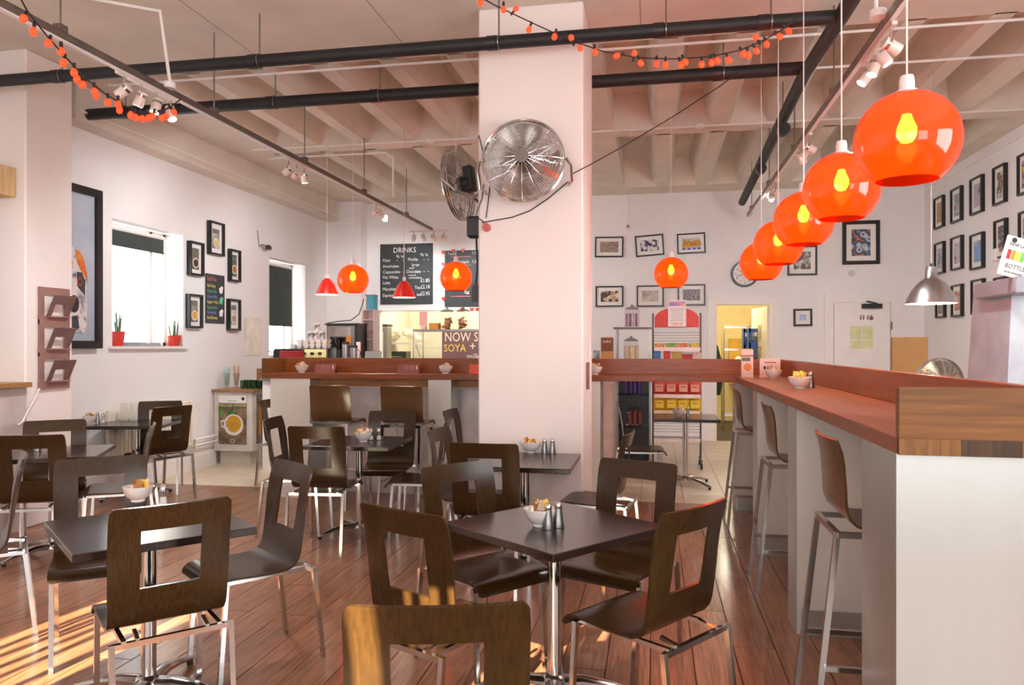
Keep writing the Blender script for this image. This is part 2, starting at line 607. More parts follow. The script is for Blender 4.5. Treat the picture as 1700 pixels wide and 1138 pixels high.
# back wall: kitchen hatch, store doorway, closed door
hx0, hx1 = PY(628, 560, YB).x, PY(800, 560, YB).x
hz1 = PY(700, 516, YB).z
dx0, dx1 = PY(1189.5, 600, YB).x, PY(1281, 600, YB).x
dz1 = PY(1230, 506, YB).z
ex0, ex1 = PY(1383, 600, YB).x, PY(1478, 600, YB).x
ez1 = PY(1430, 502, YB).z
wall_y('wall_back', YB, YB + 0.2, XL, XR, 0, 4.4, [(hx0, hx1, 1.0, hz1), (dx0, dx1, 0, dz1)])
# shop-front wall behind the camera: two open panes let the sun in, added frosted panels stand on the rest
FH = [(-4.35, -3.55, 0.9, 2.95), (-1.85, -1.32, 0.9, 3.0)]
wall_y('wall_front', YF - 0.2, YF, XL, XR, 0, 4.4, FH)
for k, q in enumerate(FH):
    g = struct(MB().bb(q[0], q[1], YF - 0.11, YF - 0.1, q[2], q[3]).build('window_%d' % (k + 3), PANE), 'tall shop-front window pane')
    fr = MB()
    for xx in (q[0] + .02, q[1] - .02): fr.box(xx, YF - .1, (q[2] + q[3]) / 2, .04, .06, q[3] - q[2])
    for xx in ([-4.2, -4.1, -3.98, -3.88, -3.72] if k == 0 else [-1.5, -1.62, -1.75, -1.45]):  # unseen extra bars, spaced to cast stripes into the sun patches
        fr.box(xx, YF - .1, (q[2] + q[3]) / 2, .04, .04, q[3] - q[2])
    fr.build('window_frame', BLACKF, g)

FROST = mat('frosted_window_film', (240, 242, 242), 0.5, var=0.01)  # framed white panels, added to dress the fill lamps; no opening behind
for k, (xx, ww, pw_) in enumerate(FILL_LAMPS):
    g = struct(MB().bb(xx - ww / 2, xx + ww / 2, YF, YF + .02, .9, 3.0).build('window_%d' % (k + 6), FROST), 'frosted shop-front window behind the viewer')
    fr = MB()
    for t in (0, .333, .667, 1): fr.box(xx + (t - .5) * ww, YF + .02, 1.95, .05, .05, 2.14)
    for zz in (.9, 3.0): fr.box(xx, YF + .02, zz, ww, .05, .05)
    fr.build('window_frame', BLACKF, g)

# ---- ceiling: slab, flat bands, tapered ribs, cross beams
ce = struct(MB().bb(XL - .3, XR + .2, YF - .2, YB + .2, 4.3, 4.45).build('ceiling', CEIL), 'cream coffered concrete ceiling')
def cband(x0, x1, y0, y1, z0=ZC, z1=4.32, name='flat_band'):
    MB().bb(x0, x1, y0, y1, z0, z1).build(name, CEIL, ce)
cband(XL, XR, YF, 6.12)
cband(XL, XR, 11.75, YB)
cband(-1.3, -0.45, 6.12, 11.75)
cband(XL, XL + 0.22, 6.12, YB, 3.62, 4.32, 'edge_beam')
cband(XL + .22, XL + 0.75, 6.12, 11.75, ZC + .001)
cband(XR - 0.25, XR, 6.12, 11.75)
def rib(xc, y0, y1):
    b, t = 0.075, 0.2
    poly = [(xc - t, 4.31), (xc + t, 4.31), (xc + b + .05, ZC + .06), (xc + b, ZC), (xc - b, ZC), (xc - b - .05, ZC + .06)]
    mb = MB()
    vs = [(x_, y0, z_) for x_, z_ in poly] + [(x_, y1, z_) for x_, z_ in poly]
    n = len(poly)
    fs = [tuple(range(n)), tuple(reversed(range(n, 2 * n)))] + [(k, k + n, (k + 1) % n + n, (k + 1) % n) for k in range(n)]
    mb.add(vs, fs)
    mb.build('rib', CEIL, ce)
for xc in (-4.69, -4.08, -3.47, -2.86, -2.25, -1.64, 0.11, 0.71, 1.32, 1.93, 2.54, 3.15):
    rib(xc, 6.1, 8.62)
    rib(xc, 8.86, 11.77)
mbx = MB()
for (xa, xb) in ((XL + .7, -1.3), (-.45, XR - .25)):
    poly = [(8.45, 4.31), (9.05, 4.31), (8.9, ZC), (8.6, ZC)]
    vs = [(xa, y_, z_) for y_, z_ in poly] + [(xb, y_, z_) for y_, z_ in poly]
    mbx.add(vs, [(0, 1, 2, 3), (7, 6, 5, 4)] + [(k, k + 4, (k + 1) % 4 + 4, (k + 1) % 4) for k in range(4)])
mbx.build('cross_beam', CEIL, ce)
# sloped coffer ends
mbx = MB()
for (xa, xb) in ((XL + .7, -1.3), (-.45, XR - .25)):
    for (ya, yb_) in ((6.12, 6.4), (11.75, 11.4)):
        poly = [(ya, ZC), (yb_, 4.31), (ya, 4.31)]
        vs = [(xa, y_, z_) for y_, z_ in poly] + [(xb, y_, z_) for y_, z_ in poly]
        mbx.add(vs, [(0, 1, 2), (5, 4, 3), (0, 3, 4, 1), (1, 4, 5, 2), (2, 5, 3, 0)])
mbx.build('coffer_end', CEIL, ce)
mbx = MB()                                     # board-mark joints on the flat band
for xx in (-4.6, -3.3, -2.0, -0.1, 1.3): mbx.box(xx, 5.0, ZC - .0005, .006, 2.2, .001)
mbx.build('board_joint', mat('ceiling_joint', (150, 132, 116), 0.9), ce)

# ---- columns
def mk_column(name, x0, x1, y0, y1, label):
    o = struct(MB().bb(x0, x1, y0, y1, 0, ZC, bev=0.012).build(name, COLP), label)
    return o
CX1 = PY(968, 600, 5.33).x
CX0 = PY(794, 600, 5.33).x
col = mk_column('column_1', CX0, CX1, 5.33, 6.1, 'square pinkish white column in the middle of the room')
pil = mk_column('column_2', XL, -5.07, 5.33, 5.84, 'white pilaster on the left wall')
# corner box-out in the back left (boxing of the wall behind the service area)
struct(MB().bb(XL, PY(600, 500, YB - .25).x, YB - .25, YB, 0, ZC).build('wall_boxing', WALL))

# ---- baseboards and left-wall pipes
mbx = MB().bb(XL, XL + .03, 5.84, 8.7, 0, .16).bb(XL, XL + .018, 5.84, 8.7, .16, .2)
struct(mbx.build('baseboard_left', TRIM))
struct(MB().bb(PY(1162, 700, YB).x, dx0 - .02, YB - .03, YB, 0, .22).build('baseboard_back', TRIM))
hp = MB()
for zz in (.3, .37): hp.tube([(XL + .06, 7.4, zz), (XL + .06, 8.8, zz)], .014, 8)
tag(hp.build('heating_pipes', TRIM, None, True), 'pair of white heating pipes running along the left wall', 'pipes')

# ---- left windows
def left_window(k, W, blind_to, label):
    ya, yb, za, zb = W
    g = struct(MB().bb(XL - .27, XL - .262, ya, yb, za, zb).build('window_%d' % k, PANE), label)
    f = MB()
    for yy in (ya + .02, yb - .02, ya + (yb - ya) * .78): f.box(XL - .26, yy, (za + zb) / 2, .05, .045, zb - za)
    for zz in (za + .02, zb - .02): f.box(XL - .26, (ya + yb) / 2, zz, .05, yb - ya, .045)
    f.build('window_frame', TRIM, g)
    MB().bb(XL - .25, XL + .05, ya - .06, yb + .06, za - .03, za).build('window_sill', TRIM, g)
    b = thing('roller_blind', 'dark roller blind ' + ('half covering the farther window by the coffee bar' if k == 2 else 'short at the top of the window with red pots'), 'blind', (XL - .17, (ya + yb) / 2, zb - .06))
    MB().tube([(0, -(yb - ya) / 2 + .02, 0), (0, (yb - ya) / 2 - .12, 0)], .022, 10).build('roller', TRIM, b, True)
    hgt = zb - .06 - blind_to
    MB().bb(-.004, .004, -(yb - ya) / 2 + .03, (yb - ya) / 2 - .13, -hgt, 0).build('fabric', BLIND, b)
    MB().bb(-.01, .01, -(yb - ya) / 2 + .03, (yb - ya) / 2 - .13, -hgt - .02, -hgt).build('hem_bar', BLIND, b)
left_window(1, W1, PX(245, 415, XL - .17).z, 'bright window in the left wall with a white sill')
left_window(2, W2, PX(470, 540, XL - .17).z, 'narrow bright window in the left wall by the bar')

# ---- back rooms seen through the openings
def back_room(x0, x1, depth, zt, m, name):
    mb = MB()
    Y0, Y1 = YB + .2, YB + .2 + depth
    mb.bb(x0 - .1, x0, Y0, Y1, 0, zt); mb.bb(x1, x1 + .1, Y0, Y1, 0, zt); mb.bb(x0, x1, Y1, Y1 + .1, 0, zt); mb.bb(x0, x1, Y0, Y1, zt, zt + .1)
    return struct(mb.build(name, m))
back_room(hx0 - .25, hx1 + .3, 2.2, 2.6, mat('kitchen_paint', (246, 237, 212), .7, var=.02), 'wall_kitchen')
back_room(dx0 - .15, dx1 + .55, 3.2, 2.6, CREAMW, 'wall_store')
light('kitchen_lamp', 'POINT', ((hx0 + hx1) / 2, YB + 1.2, 2.4), 42, (1.0, 0.95, 0.84), 0.15)
light('store_lamp', 'POINT', ((dx0 + dx1) / 2 - .1, YB + 1.4, 2.45), 40, (1.0, 0.93, 0.72), 0.15)
# door linings
def lining(name, x0, x1, z1, wd=.13):
    mb = MB()
    mb.bb(x0 - wd, x0, YB - .025, YB, 0, z1 + wd); mb.bb(x1, x1 + wd, YB - .025, YB, 0, z1 + wd); mb.bb(x0, x1, YB - .025, YB, z1, z1 + wd)
    return struct(mb.build(name, TRIM))
lining('trim_1', dx0, dx1, dz1)
lining('trim_2', ex0, ex1, ez1)
struct(MB().bb(hx0 - .06, hx1 + .06, YB - .03, YB, hz1, hz1 + .05).build('trim_3', TRIM))
# open store door swung inwards on the right
d1 = struct(link('door_1', None, None, (dx1 - .02, YB + .2, 0), (0, 0, R(100))), 'open white store-room door with narrow glazed slots')
MB().bb(0, .8, -.02, .02, .01, dz1 - .02).build('door_leaf', TRIM, d1)
MB().bb(.28, .46, -.026, .026, 1.05, 1.5).build('slot_pane', mat('door_glass_yellow', (206, 196, 150), 0.15), d1)
MB().bb(.28, .46, -.026, .026, 1.6, 1.85).build('slot_pane', MATS['door_glass_yellow'], d1)
MB().tube([(.72, -.02, 1.05), (.72, -.06, 1.05), (.62, -.06, 1.05)], .01, 8).build('handle', CHROME, d1, True)
# closed toilet door
d2 = struct(link('door_2', None, None, ((ex0 + ex1) / 2, YB - .012, 0)), 'closed white door with small wired glass panel and toilet signs')
dw = (ex1 - ex0) / 2
MB().bb(-dw + .01, dw - .01, -.02, .01, .01, ez1 - .01).build('door_leaf', TRIM, d2)
gx0, gx1 = PY(1411, 560, YB).x - (ex0 + ex1) / 2, PY(1448, 560, YB).x - (ex0 + ex1) / 2
gz0, gz1 = PY(1430, 579, YB).z, PY(1430, 542, YB).z
MB().bb(gx0, gx1, -.028, -.02, gz0, gz1).build('glass_panel', mat('door_lit_glass', (214, 214, 160), 0.15), d2)
MB().bb(gx0 - .02, gx1 + .02, -.026, -.02, gz0 - .02, gz1 + .02).build('panel_bead', TRIM, d2)
mb = MB()
mb.bb((gx0 + gx1) / 2 - .008, (gx0 + gx1) / 2 + .008, -.03, -.02, gz0, gz1).bb(gx0, gx1, -.03, -.02, gz0 + .12, gz0 + .132)
mb.build('glazing_bar', TRIM, d2)
MB().bb(dw - .42, dw - .14, -.09, -.02, ez1 - .1, ez1 - .03).build('door_closer', BLACKP, d2)
MB().tube([(dw - .2, -.06, ez1 - .03), (dw - .35, -.05, ez1 + .01)], .012, 6).build('closer_arm', BLACKP, d2)
sg = MB()
for k, xx in enumerate((-.1, -.06, 0.0, .05)):
    z0 = gz1 + .1
    sg.cyl(.012, 0, .004, 10, TR(xx + .08, -.026, z0 + .055, PI / 2))
    sg.bb(xx + .07, xx + .09, -.026, -.022, z0, z0 + .042)
sg.cyl(.03, 0, .004, 16, TR(.13, -.024, z0 + .02, PI / 2))
sg.build('toilet_symbols', mat('sign_brown', (150, 104, 84), 0.6), d2)
mb = MB()
for zz in (1.3, 1.75): mb.bb(dw + .002, dw + .02, -.04, -.01, zz, zz + .12)
mb.build('hinge', STEELD, d2)

# ================================================================== BAR
BZ0, BZ1, BZ2 = 1.178, 1.23, 1.378
PXF = 0.73                                     # aisle face of the right-hand bar
BY0 = 6.95                                     # room face of the back bar
tx0 = PY(436, 620, BY0).x
bb_ = thing('bar_counter', 'long mahogany bar with raised rail on brushed steel partitions across the back', 'bar', (0, 0, 0))
s1 = MB().bb(tx0, PXF, BY0 - .02, BY0 + .43, BZ0, BZ1, bev=.003).build('worktop', BARW, bb_)
MB().bb(tx0, 1.16, BY0 + .40, BY0 + .44, BZ1, BZ2, bev=.002).build('rail', BARW, bb_)
MB().bb(tx0, tx0 + .04, BY0 - .02, BY0 + .40, BZ1, BZ2, bev=.002).build('end_board', BARDARK, bb_)
PARTW = mat('cream_partition', (232, 227, 216), 0.28, 0, 0.01, 4, coat=0.2)
def partition(x0, x1, y0, y1, parent, plinth_axis):
    p = MB().bb(x0, x1, y0, y1, .0, BZ0).build('partition', PARTW, parent)
    MB().bb(x1, x1 + .004, y0, y1, 0, BZ0 - .001).build('end_cap', STEEL, p)
    if plinth_axis == 'y':
        MB().bb(x0 + .02, x1 + .0, y0 - .012, y0, 0, .13).build('plinth', TRIM, p)
    else:
        MB().bb(x0 + .012, x1 - .012, y0 - .014, y0, 0, .13).build('plinth', TRIM, p)
    return p
for (a, b) in ((PY(449, 600, BY0).x, PY(514, 600, BY0).x), (PY(711, 600, BY0).x, PY(748, 600, BY0).x), (-.68, PY(996, 600, BY0).x)):
    partition(a, b, BY0, BY0 + .39, bb_, 'x')
pa, pb, pc = PY(514, 600, BY0).x, PY(711, 600, BY0).x, PY(748, 600, BY0).x
for (a, b) in ((pa, pb), (pc, -.68)):
    MB().bb(a, b, BY0 + .37, BY0 + .39, 0, BZ0 - .1).build('back_panel', mat('white_bar_panel', (226, 218, 214), 0.45), bb_)
    MB().bb(a, b, BY0 + .2, BY0 + .23, BZ0 - .085, BZ0).build('fascia', wood('ash_fascia', (150, 96, 56), (186, 128, 82), 0.4, 0), bb_)
# right-hand bar
rb = thing('bar_counter', 'mahogany bar arm with walnut end and steel partitions along the right side', 'bar', (0, 0, 0))
YN = 2.40
MB().bb(PXF - .02, 1.16, YN, BY0 + .40, BZ0, BZ1, bev=.003).build('worktop', BARWY, rb)
MB().bb(1.12, 1.16, YN + .03, BY0 + .40, BZ1, BZ2, bev=.002).build('rail', BARWY, rb)
MB().bb(PXF - .02, 1.16, YN, YN + .03, BZ1 - .004, BZ2, bev=.002).build('end_board', BARDARK, rb)
for k in range(4):                             # end-grain blocks of the worktop end
    xa = PXF - .02 + [0, .17, .33, .40][k]
    xb = PXF - .02 + [.17, .33, .40, .45][k]
    MB().bb(xa, xb - .001, YN - .004, YN + .01, BZ0, BZ1 - .004).build('end_block', wood('end_block_%d' % (k % 2), [(96, 62, 24), (52, 34, 16)][k % 2], [(134, 88, 38), (80, 52, 26)][k % 2], .35, 2), rb)
for (ya, yb_) in ((2.49, 2.88), (4.13, 4.37), (5.64, 5.88), (7.13, 7.37)):
    p = MB().bb(PXF, 1.12, ya, yb_, 0, BZ0).build('partition', STEEL if ya < 3 else PARTW, rb)
    if ya > 3: MB().bb(PXF - .004, PXF, ya, yb_, 0, BZ0 - .001).build('end_cap', STEEL, p)
    MB().bb(PXF + .02, 1.12, ya - .012, ya, 0, .13).build('plinth', STEEL, p)
for (ya, yb_) in ((2.88, 4.13), (4.37, 5.64), (5.88, 7.13)):
    MB().bb(1.10, 1.12, ya, yb_, 0, BZ0).build('back_panel', MATS['white_bar_panel'], rb)
MB().bb(1.12, 1.135, 2.49, 7.37, 0, BZ0).build('rear_panel', TRIM, rb)

# ================================================================== CHAIRS
def shell_profile(kind):
    """(y, z) centre line from the top of the back down, through the bend, to the rolled front edge"""
    if kind == 'chair':
        top, seat, fy = .92, .462, .20
        pts = [(-.275, top), (-.262, .87), (-.252, .83), (-.243, .78), (-.234, .72), (-.224, .66), (-.214, .612), (-.205, .57), (-.196, .53), (-.183, .498), (-.16, .473), (-.128, .459)]
    else:
        top, seat, fy = 1.137, .80, .19
        pts = [(-.238, top), (-.226, 1.09), (-.216, 1.04), (-.208, .99), (-.2, .94), (-.195, .90), (-.188, .865), (-.172, .832), (-.148, .81), (-.118, .798)]
        seat = .80
    z = pts[-1][1]
    pts += [(-.06, seat - .006), (.02, seat - .004), (.09, seat), (.14, seat + .002), (fy - .022, seat - .004), (fy, seat - .02), (fy + .008, seat - .045)]
    return pts
def make_shell(kind, wd):
    pr = shell_profile(kind)
    n = len(pr)
    split = 10 if kind == 'chair' else 8
    us = [-1, -.93, -.75, -.5, -.25, 0, .25, .5, .75, .93, 1]
    P, N = [], []
    for i, (y, z) in enumerate(pr):
        a = pr[max(i - 1, 0)]; b = pr[min(i + 1, n - 1)]
        ty, tz = b[0] - a[0], b[1] - a[1]
        l = math.hypot(ty, tz)
        nr = Vector((0, -tz / l, ty / l))       # towards the sitter
        row, nrow = [], []
        hb = max(0.0, min(1.0, (z - pr[split][1]) / .25))
        for u in us:
            w_ = wd / 2 * (1 - .02 * (1 - hb))
            zz, xx = z, u * w_
            dz = 0
            if i == 0 and abs(u) == 1: zz -= .012; xx *= .985
            if i == n - 1 and abs(u) == 1: zz += .008
            bow = .022 * hb * (u * u) - .006 * (1 - hb) * 0
            row.append(Vector((xx, y + bow, zz)))
            nv = nr + Vector((-.2 * u * hb, 0, 0))
            nrow.append(nv.normalized())
        P.append(row); N.append(nrow)
    hole = (lambda i, j: not (2 <= i <= 5 and 3 <= j <= 6)) if kind == 'chair' else None
    back = MB().sheet(P[:split + 1], N[:split + 1], .011, hole)
    seat = MB().sheet(P[split:], N[split:], .011)
    return back, seat
def flip(mb):
    mb.f = [tuple(reversed(f)) for f in mb.f]
    return mb
def make_chair():
    c = link('cafe_chair', None)
    back, seat = make_shell('chair', .425)
    flip(back).build('backrest', CHAIRW, c, True, 40)
    flip(seat).build('seat', CHAIRW, c, True, 40)
    f = MB()
    t = .02
    f.bar((-.205, -.262, .432), (.205, -.262, .432), t)
    f.bar((-.195, .15, .432), (.195, .15, .432), t)
    for s in (-1, 1):
        f.bar((s * .165, -.262, .438), (s * .165, .15, .438), t * .85)
    f.bar((-.12, -.262, .441), (-.12, -.19, .455), t * .7)
    f.bar((.12, -.262, .441), (.12, -.19, .455), t * .7)
    f.build('frame', CHROME, c)
    lr = MB().bar((0, 0, .442), (0, -.05, 0), t).mesh('leg', CHROME)
    lf = MB().bar((0, 0, .442), (0, .03, 0), t).mesh('leg', CHROME)
    for s in (-1, 1):
        link('leg', lr, c, (s * .205, -.262, 0), (0, 0, 0))
        link('leg', lf, c, (s * .195, .15, 0))
    return c
CHAIRS = [
    # back-top mid x, y, rz, label
    (-.48, 1.63, 14, 'sunlit dark plywood chair nearest the camera at the bottom centre'),
    (-1.745, 2.50, 47, 'dark plywood chair seen from behind at the near side of the front left table'),
    (-1.76, 3.48, 142, 'dark plywood chair with orange sheen, right side of the front left table'),
    (-2.83, 3.46, -142, 'dark plywood chair behind the front left table, its seat under the top'),
    (-3.30, 3.46, 134, 'dark plywood chair cut off by the left edge of the picture, seen edge-on'),
    (-4.00, 4.23, 23, 'dark plywood chair seen from behind at the table by the left pilaster'),
    (-4.61, 5.13, -140, 'plywood chair with orange reflections below the magazine rack'),
    (-5.12, 7.12, -150, 'dark plywood chair between the wall table and the radiator'),
    (-4.55, 6.52, 70, 'dark plywood chair on the room side of the table by the radiator'),
    (-3.66, 5.00, 122, 'edge-on plywood chair right of the table by the left pilaster'),
    (-2.40, 5.07, 5, 'plywood chair seen from behind at the near side of the middle table'),
    (-3.04, 5.63, -81, 'plywood chair turned side-on at the left of the middle table'),
    (-2.30, 6.42, 188, 'lighter brown plywood chair facing us behind the middle table'),
    (-1.50, 5.12, -94, 'plywood chair at the left of the column table, back turned towards the middle table'),
    (-1.59, 5.73, 100, 'narrow-looking plywood chair at the right of the middle table'),
    (-1.84, 6.66, -92, 'edge-on plywood chair just left of the column in front of the bar'),
    (-4.12, 7.62, -98, 'dark plywood chair half hidden behind the left end of the bar'),
    (-.89, 2.56, -26, 'dark plywood chair seen from behind, left of the front right table'),
    (-.96, 3.60, -130, 'dark plywood chair behind the left corner of the front right table'),
    (-.08, 3.86, 156, 'brown plywood chair facing us behind the right corner of the front right table'),
    (.15, 2.81, 54, 'dark plywood chair with pinkish rim at the right of the front right table'),
    (-1.00, 4.38, -1, 'dark plywood chair seen from behind at the near side of the column table'),
    (-.16, 5.12, 82, 'plywood chair at the right of the column table with its seat showing'),
    (-.36, 7.74, -86, 'grey-looking chair side-on under the bar beside the far small table'),
]
ch0 = make_chair()
for k, (mx, my, rz, lab) in enumerate(CHAIRS):
    o = ch0 if k == 0 else copy_tree(ch0)
    a = R(rz)
    fx, fy = -math.sin(a), math.cos(a)
    o.location = (mx + fx * .26, my + fy * .26, 0)
    o.rotation_euler = (0, 0, a)
    tag(o, lab, 'chair', 'plywood cafe chairs with square cut-out backs')

def make_stool():
    c = link('bar_stool', None)
    back, seat = make_shell('stool', .40)
    flip(back).build('backrest', wood('stool_veneer', (82, 54, 32), (112, 76, 46), .3, 2, 1.4, .35, (.2, .85), .06, .45, .008), c, True, 40)
    flip(seat).build('seat', MATS['stool_veneer'], c, True, 40)
    t = .022
    f = MB()
    f.bar((-.19, -.215, .772), (.19, -.215, .772), t)
    f.bar((-.19, .15, .772), (.19, .15, .772), t)
    for s in (-1, 1): f.bar((s * .185, -.215, .772), (s * .185, .15, .772), t)
    f.build('frame', CHROME, c)
    lr = MB().bar((0, 0, .78), (0, -.085, 0), t).mesh('leg', CHROME)
    lf = MB().bar((0, 0, .78), (0, .06, 0), t).mesh('leg', CHROME)
    for s in (-1, 1):
        link('leg', lr, c, (s * .19, -.215, 0), (0, s * -.02, 0))
        link('leg', lf, c, (s * .19, .15, 0), (0, s * -.02, 0))
    fr = MB()
    fr.bar((-.2, .19, .30), (.2, .19, .30), t)
    for s in (-1, 1): fr.bar((s * .2, -.265, .26), (s * .2, .19, .26), t * .9)
    fr.build('footrest', CHROME, c)
    return c
st0 = make_stool()
STOOLS = [(.91, 3.27, -90, 'bar stool nearest the camera tucked under the right bar arm'),
          (.91, 4.95, -90, 'middle bar stool in the bay of the right bar arm'),
          (.90, 6.66, -90, 'farthest bar stool of the right bar arm, beside the corner'),
          (-2.95, 6.74, 0, 'bar stool with solid back at the back bar, left of two'),
          (-2.25, 6.72, 0, 'bar stool with solid back at the back bar, right of two')]
for k, (x, y, rz, lab) in enumerate(STOOLS):
    o = st0 if k == 0 else copy_tree(st0)
    o.location = (x, y, 0)
    o.rotation_euler = (0, 0, R(rz))
    tag(o, lab, 'bar stool', 'plywood bar stools')

# ================================================================== TABLES
def make_table():
    t = link('cafe_table', None)
    MB().box(0, 0, .724, .68, .68, .032, bev=.003).build('tabletop', DARKTOP, t)
    p = MB().cyl(.03, .07, .71, 20).build('pole', CHROME, t, True)
    MB().box(0, 0, .703, .32, .32, .012).build('top_plate', BLACKP, t)
    MB().lathe([(.062, .055), (.06, .075), (.045, .095), (.032, .1)], 20).build('hub', CASTAL, t, True)
    lg = MB()
    lg.tube([(0, .03, .07), (0, .12, .075), (0, .22, .06), (0, .33, .032), (0, .355, .026)], [.042, .036, .029, .021, .014], 10, flat=.55)
    lm = lg.mesh('leg', CASTAL, True)
    fm = MB().cyl(.014, 0, .025, 12, c=(0, .335, 0)).mesh('foot', BLACKP)
    for k in range(4):
        l = link('leg', lm, t, None, (0, 0, PI / 2 * k + PI / 4))
        link('foot', fm, l)
    return t
TABLES = [(-.42, 3.20, 52, 'dark square cafe table at the front right with bowl and steel shakers'),
          (-2.12, 2.87, 50, 'dark square cafe table at the front left with bowl of sachets'),
          (-.85, 4.97, 0, 'dark square cafe table pushed against the column'),
          (-2.32, 5.70, 3, 'dark square cafe table in the middle, in front of the bar stools'),
          (-4.24, 4.70, 28, 'dark square cafe table beside the left pilaster'),
          (-5.05, 6.66, 16, 'dark square cafe table by the radiator on the left wall'),
          (.33, 8.33, 0, 'small dark table seen under the bar in front of the crisp rack')]
tb0 = make_table()
for k, (x, y, rz, lab) in enumerate(TABLES):
    o = tb0 if k == 0 else copy_tree(tb0)
    o.location = (x, y, 0)
    o.rotation_euler = (0, 0, R(rz))
    tag(o, lab, 'table', 'dark square cafe tables')

# ================================================================== LAMPS
BULB = emis('warm_bulb', (255, 236, 208), 100)
AMBER = lamp_glass('orange_lamp_glass', (255, 134, 66), (255, 92, 24))
REDG = mat('red_enamel_shade', (214, 44, 34), 0.18, coat=0.6, var=0.03)
WHITEIN = mat('white_shade_inside', (250, 240, 226), 0.6)
CORD = mat('white_cord', (238, 228, 220), 0.5)
def make_globe():
    g = link('globe_pendant', None)
    Rg = .179
    prof = []
    for k in range(0, 25):
        a = R(8) + (PI - R(8) - R(36)) * k / 24
        prof.append((Rg * math.sin(a), Rg * math.cos(a)))
    prof2 = [(r * .985, z * .985) for r, z in reversed(prof)]
    MB().lathe(prof + prof2, 40).build('glass_globe', AMBER, g, True, 60)
    MB().lathe([(0.001, .235), (.022, .235), (.026, .215), (.026, .185), (.034, .183), (.034, .172), (.001, .172)], 20).build('lamp_cap', WHITEP, g, True)
    MB().cyl(.017, .095, .175, 14).build('bulb_holder', WHITEP, g, True)
    MB().lathe([(.001, -.01), (.02, -.004), (.034, .02), (.034, .045), (.02, .08), (.014, .1)], 16).build('bulb', BULB, g, True)
    return g
def cord(o, length, r=.0035):
    MB().tube([(0, 0, .23), (0, 0, length)], r, 6).build('cord', CORD, o)
gl0 = make_globe()
GLOBES = [((.9, 2.95, 2.245), 'largest orange glass globe lamp, nearest over the right bar arm'),
          ((.9, 3.92, 2.268), 'second nearest orange glass globe lamp over the right bar arm'),
          ((.9, 4.87, 2.268), 'middle orange glass globe lamp of the five over the right bar arm'),
          ((.9, 5.83, 2.250), 'fourth orange glass globe lamp over the right bar arm, second farthest'),
          ((.9, 6.73, 2.215), 'farthest orange globe lamp of the right bar row, in front of the clock'),
          (tuple(PY(1114, 455, 8.15)), 'orange globe lamp hanging in front of the six small pictures'),
          (tuple(PY(586, 465, 8.15)), 'orange globe lamp left of the drinks chalkboard'),
          (tuple(PY(757, 461, 8.15)), 'orange globe lamp in front of the food chalkboard')]
for k, (p, lab) in enumerate(GLOBES):
    o = gl0 if k == 0 else copy_tree(gl0)
    o.location = p
    tag(o, lab, 'pendant lamp', 'orange glass globe lamps')
for o in [q for q in COL.objects if q.name.startswith('globe_pendant')]:
    cord(o, (ZC if abs(o.location.x - .9) < .1 and o.location.y < 6.1 else 4.3 if o.location.y < 8.3 else ZC) - o.location.z)
    light('globe_bulb', 'POINT', (o.location.x, o.location.y, o.location.z - .03), 5, (1.0, 0.7, 0.4), 0.03)
def make_cone():
    g = link('cone_pendant', None)
    prof = [(.02, .185), (.035, .18), (.06, .155), (.085, .115), (.108, .06), (.13, 0)]
    MB().lathe(prof, 32).build('shade', REDG, g, True, 60)
    MB().lathe([(r * .975, z - .003) for r, z in reversed(prof)], 32).build('shade_lining', WHITEIN, g, True, 60)
    MB().cyl(.018, .18, .23, 12).build('lamp_cap', WHITEP, g, True)
    MB().lathe([(.001, .02), (.022, .035), (.026, .06), (.015, .1), (.012, .13)], 14).build('bulb', BULB, g, True)
    return g
cn0 = make_cone()
for k, ((px, py), lab) in enumerate((((543, 489), 'red cone lamp beside the leftmost back globe lamp'), ((671, 494), 'red cone lamp in front of the drinks chalkboard'), ((803, 492), 'red cone lamp mostly hidden by the column edge'))):
    o = cn0 if k == 0 else copy_tree(cn0)
    p = PY(px, py, 8.15)
    o.location = p
    tag(o, lab, 'pendant lamp', 'red cone lamps over the service counter')
    cord(o, 4.3 - p.z)
    light('cone_bulb', 'POINT', (p.x, p.y, p.z + .05), 14, (1.0, 0.84, 0.6), 0.025)
# brushed aluminium pendant on the right
p = PY(1546, 504, 7.4)
al = thing('dome_pendant', 'brushed aluminium dome lamp hanging behind the right bar', 'pendant lamp', p)
prof = [(.045, .33), (.052, .23), (.07, .215), (.11, .185), (.16, .12), (.195, .05), (.212, .0)]
ALU = mat('spun_aluminium', (186, 186, 186), 0.3, 1.0, 0.04, 30, stretch=(1, 1, .05))
MB().lathe([(.001, .335)] + prof, 40).build('shade', ALU, al, True, 50)
MB().lathe([(r * .98, z - .002) for r, z in reversed(prof)], 40).build('shade_lining', WHITEIN, al, True, 60)
MB().lathe([(.001, .03), (.03, .05), (.035, .08), (.02, .13)], 14).build('bulb', BULB, al, True)
MB().cyl(.012, .33, .36, 10).build('cord_grip', BLACKP, al)
MB().tube([(0, 0, .35), (0, 0, 4.3 - p.z)], .003, 6).build('cord', CORD, al)
light('dome_bulb', 'POINT', (p.x, p.y, p.z + .02), 22, (1.0, 0.88, 0.7), 0.03)

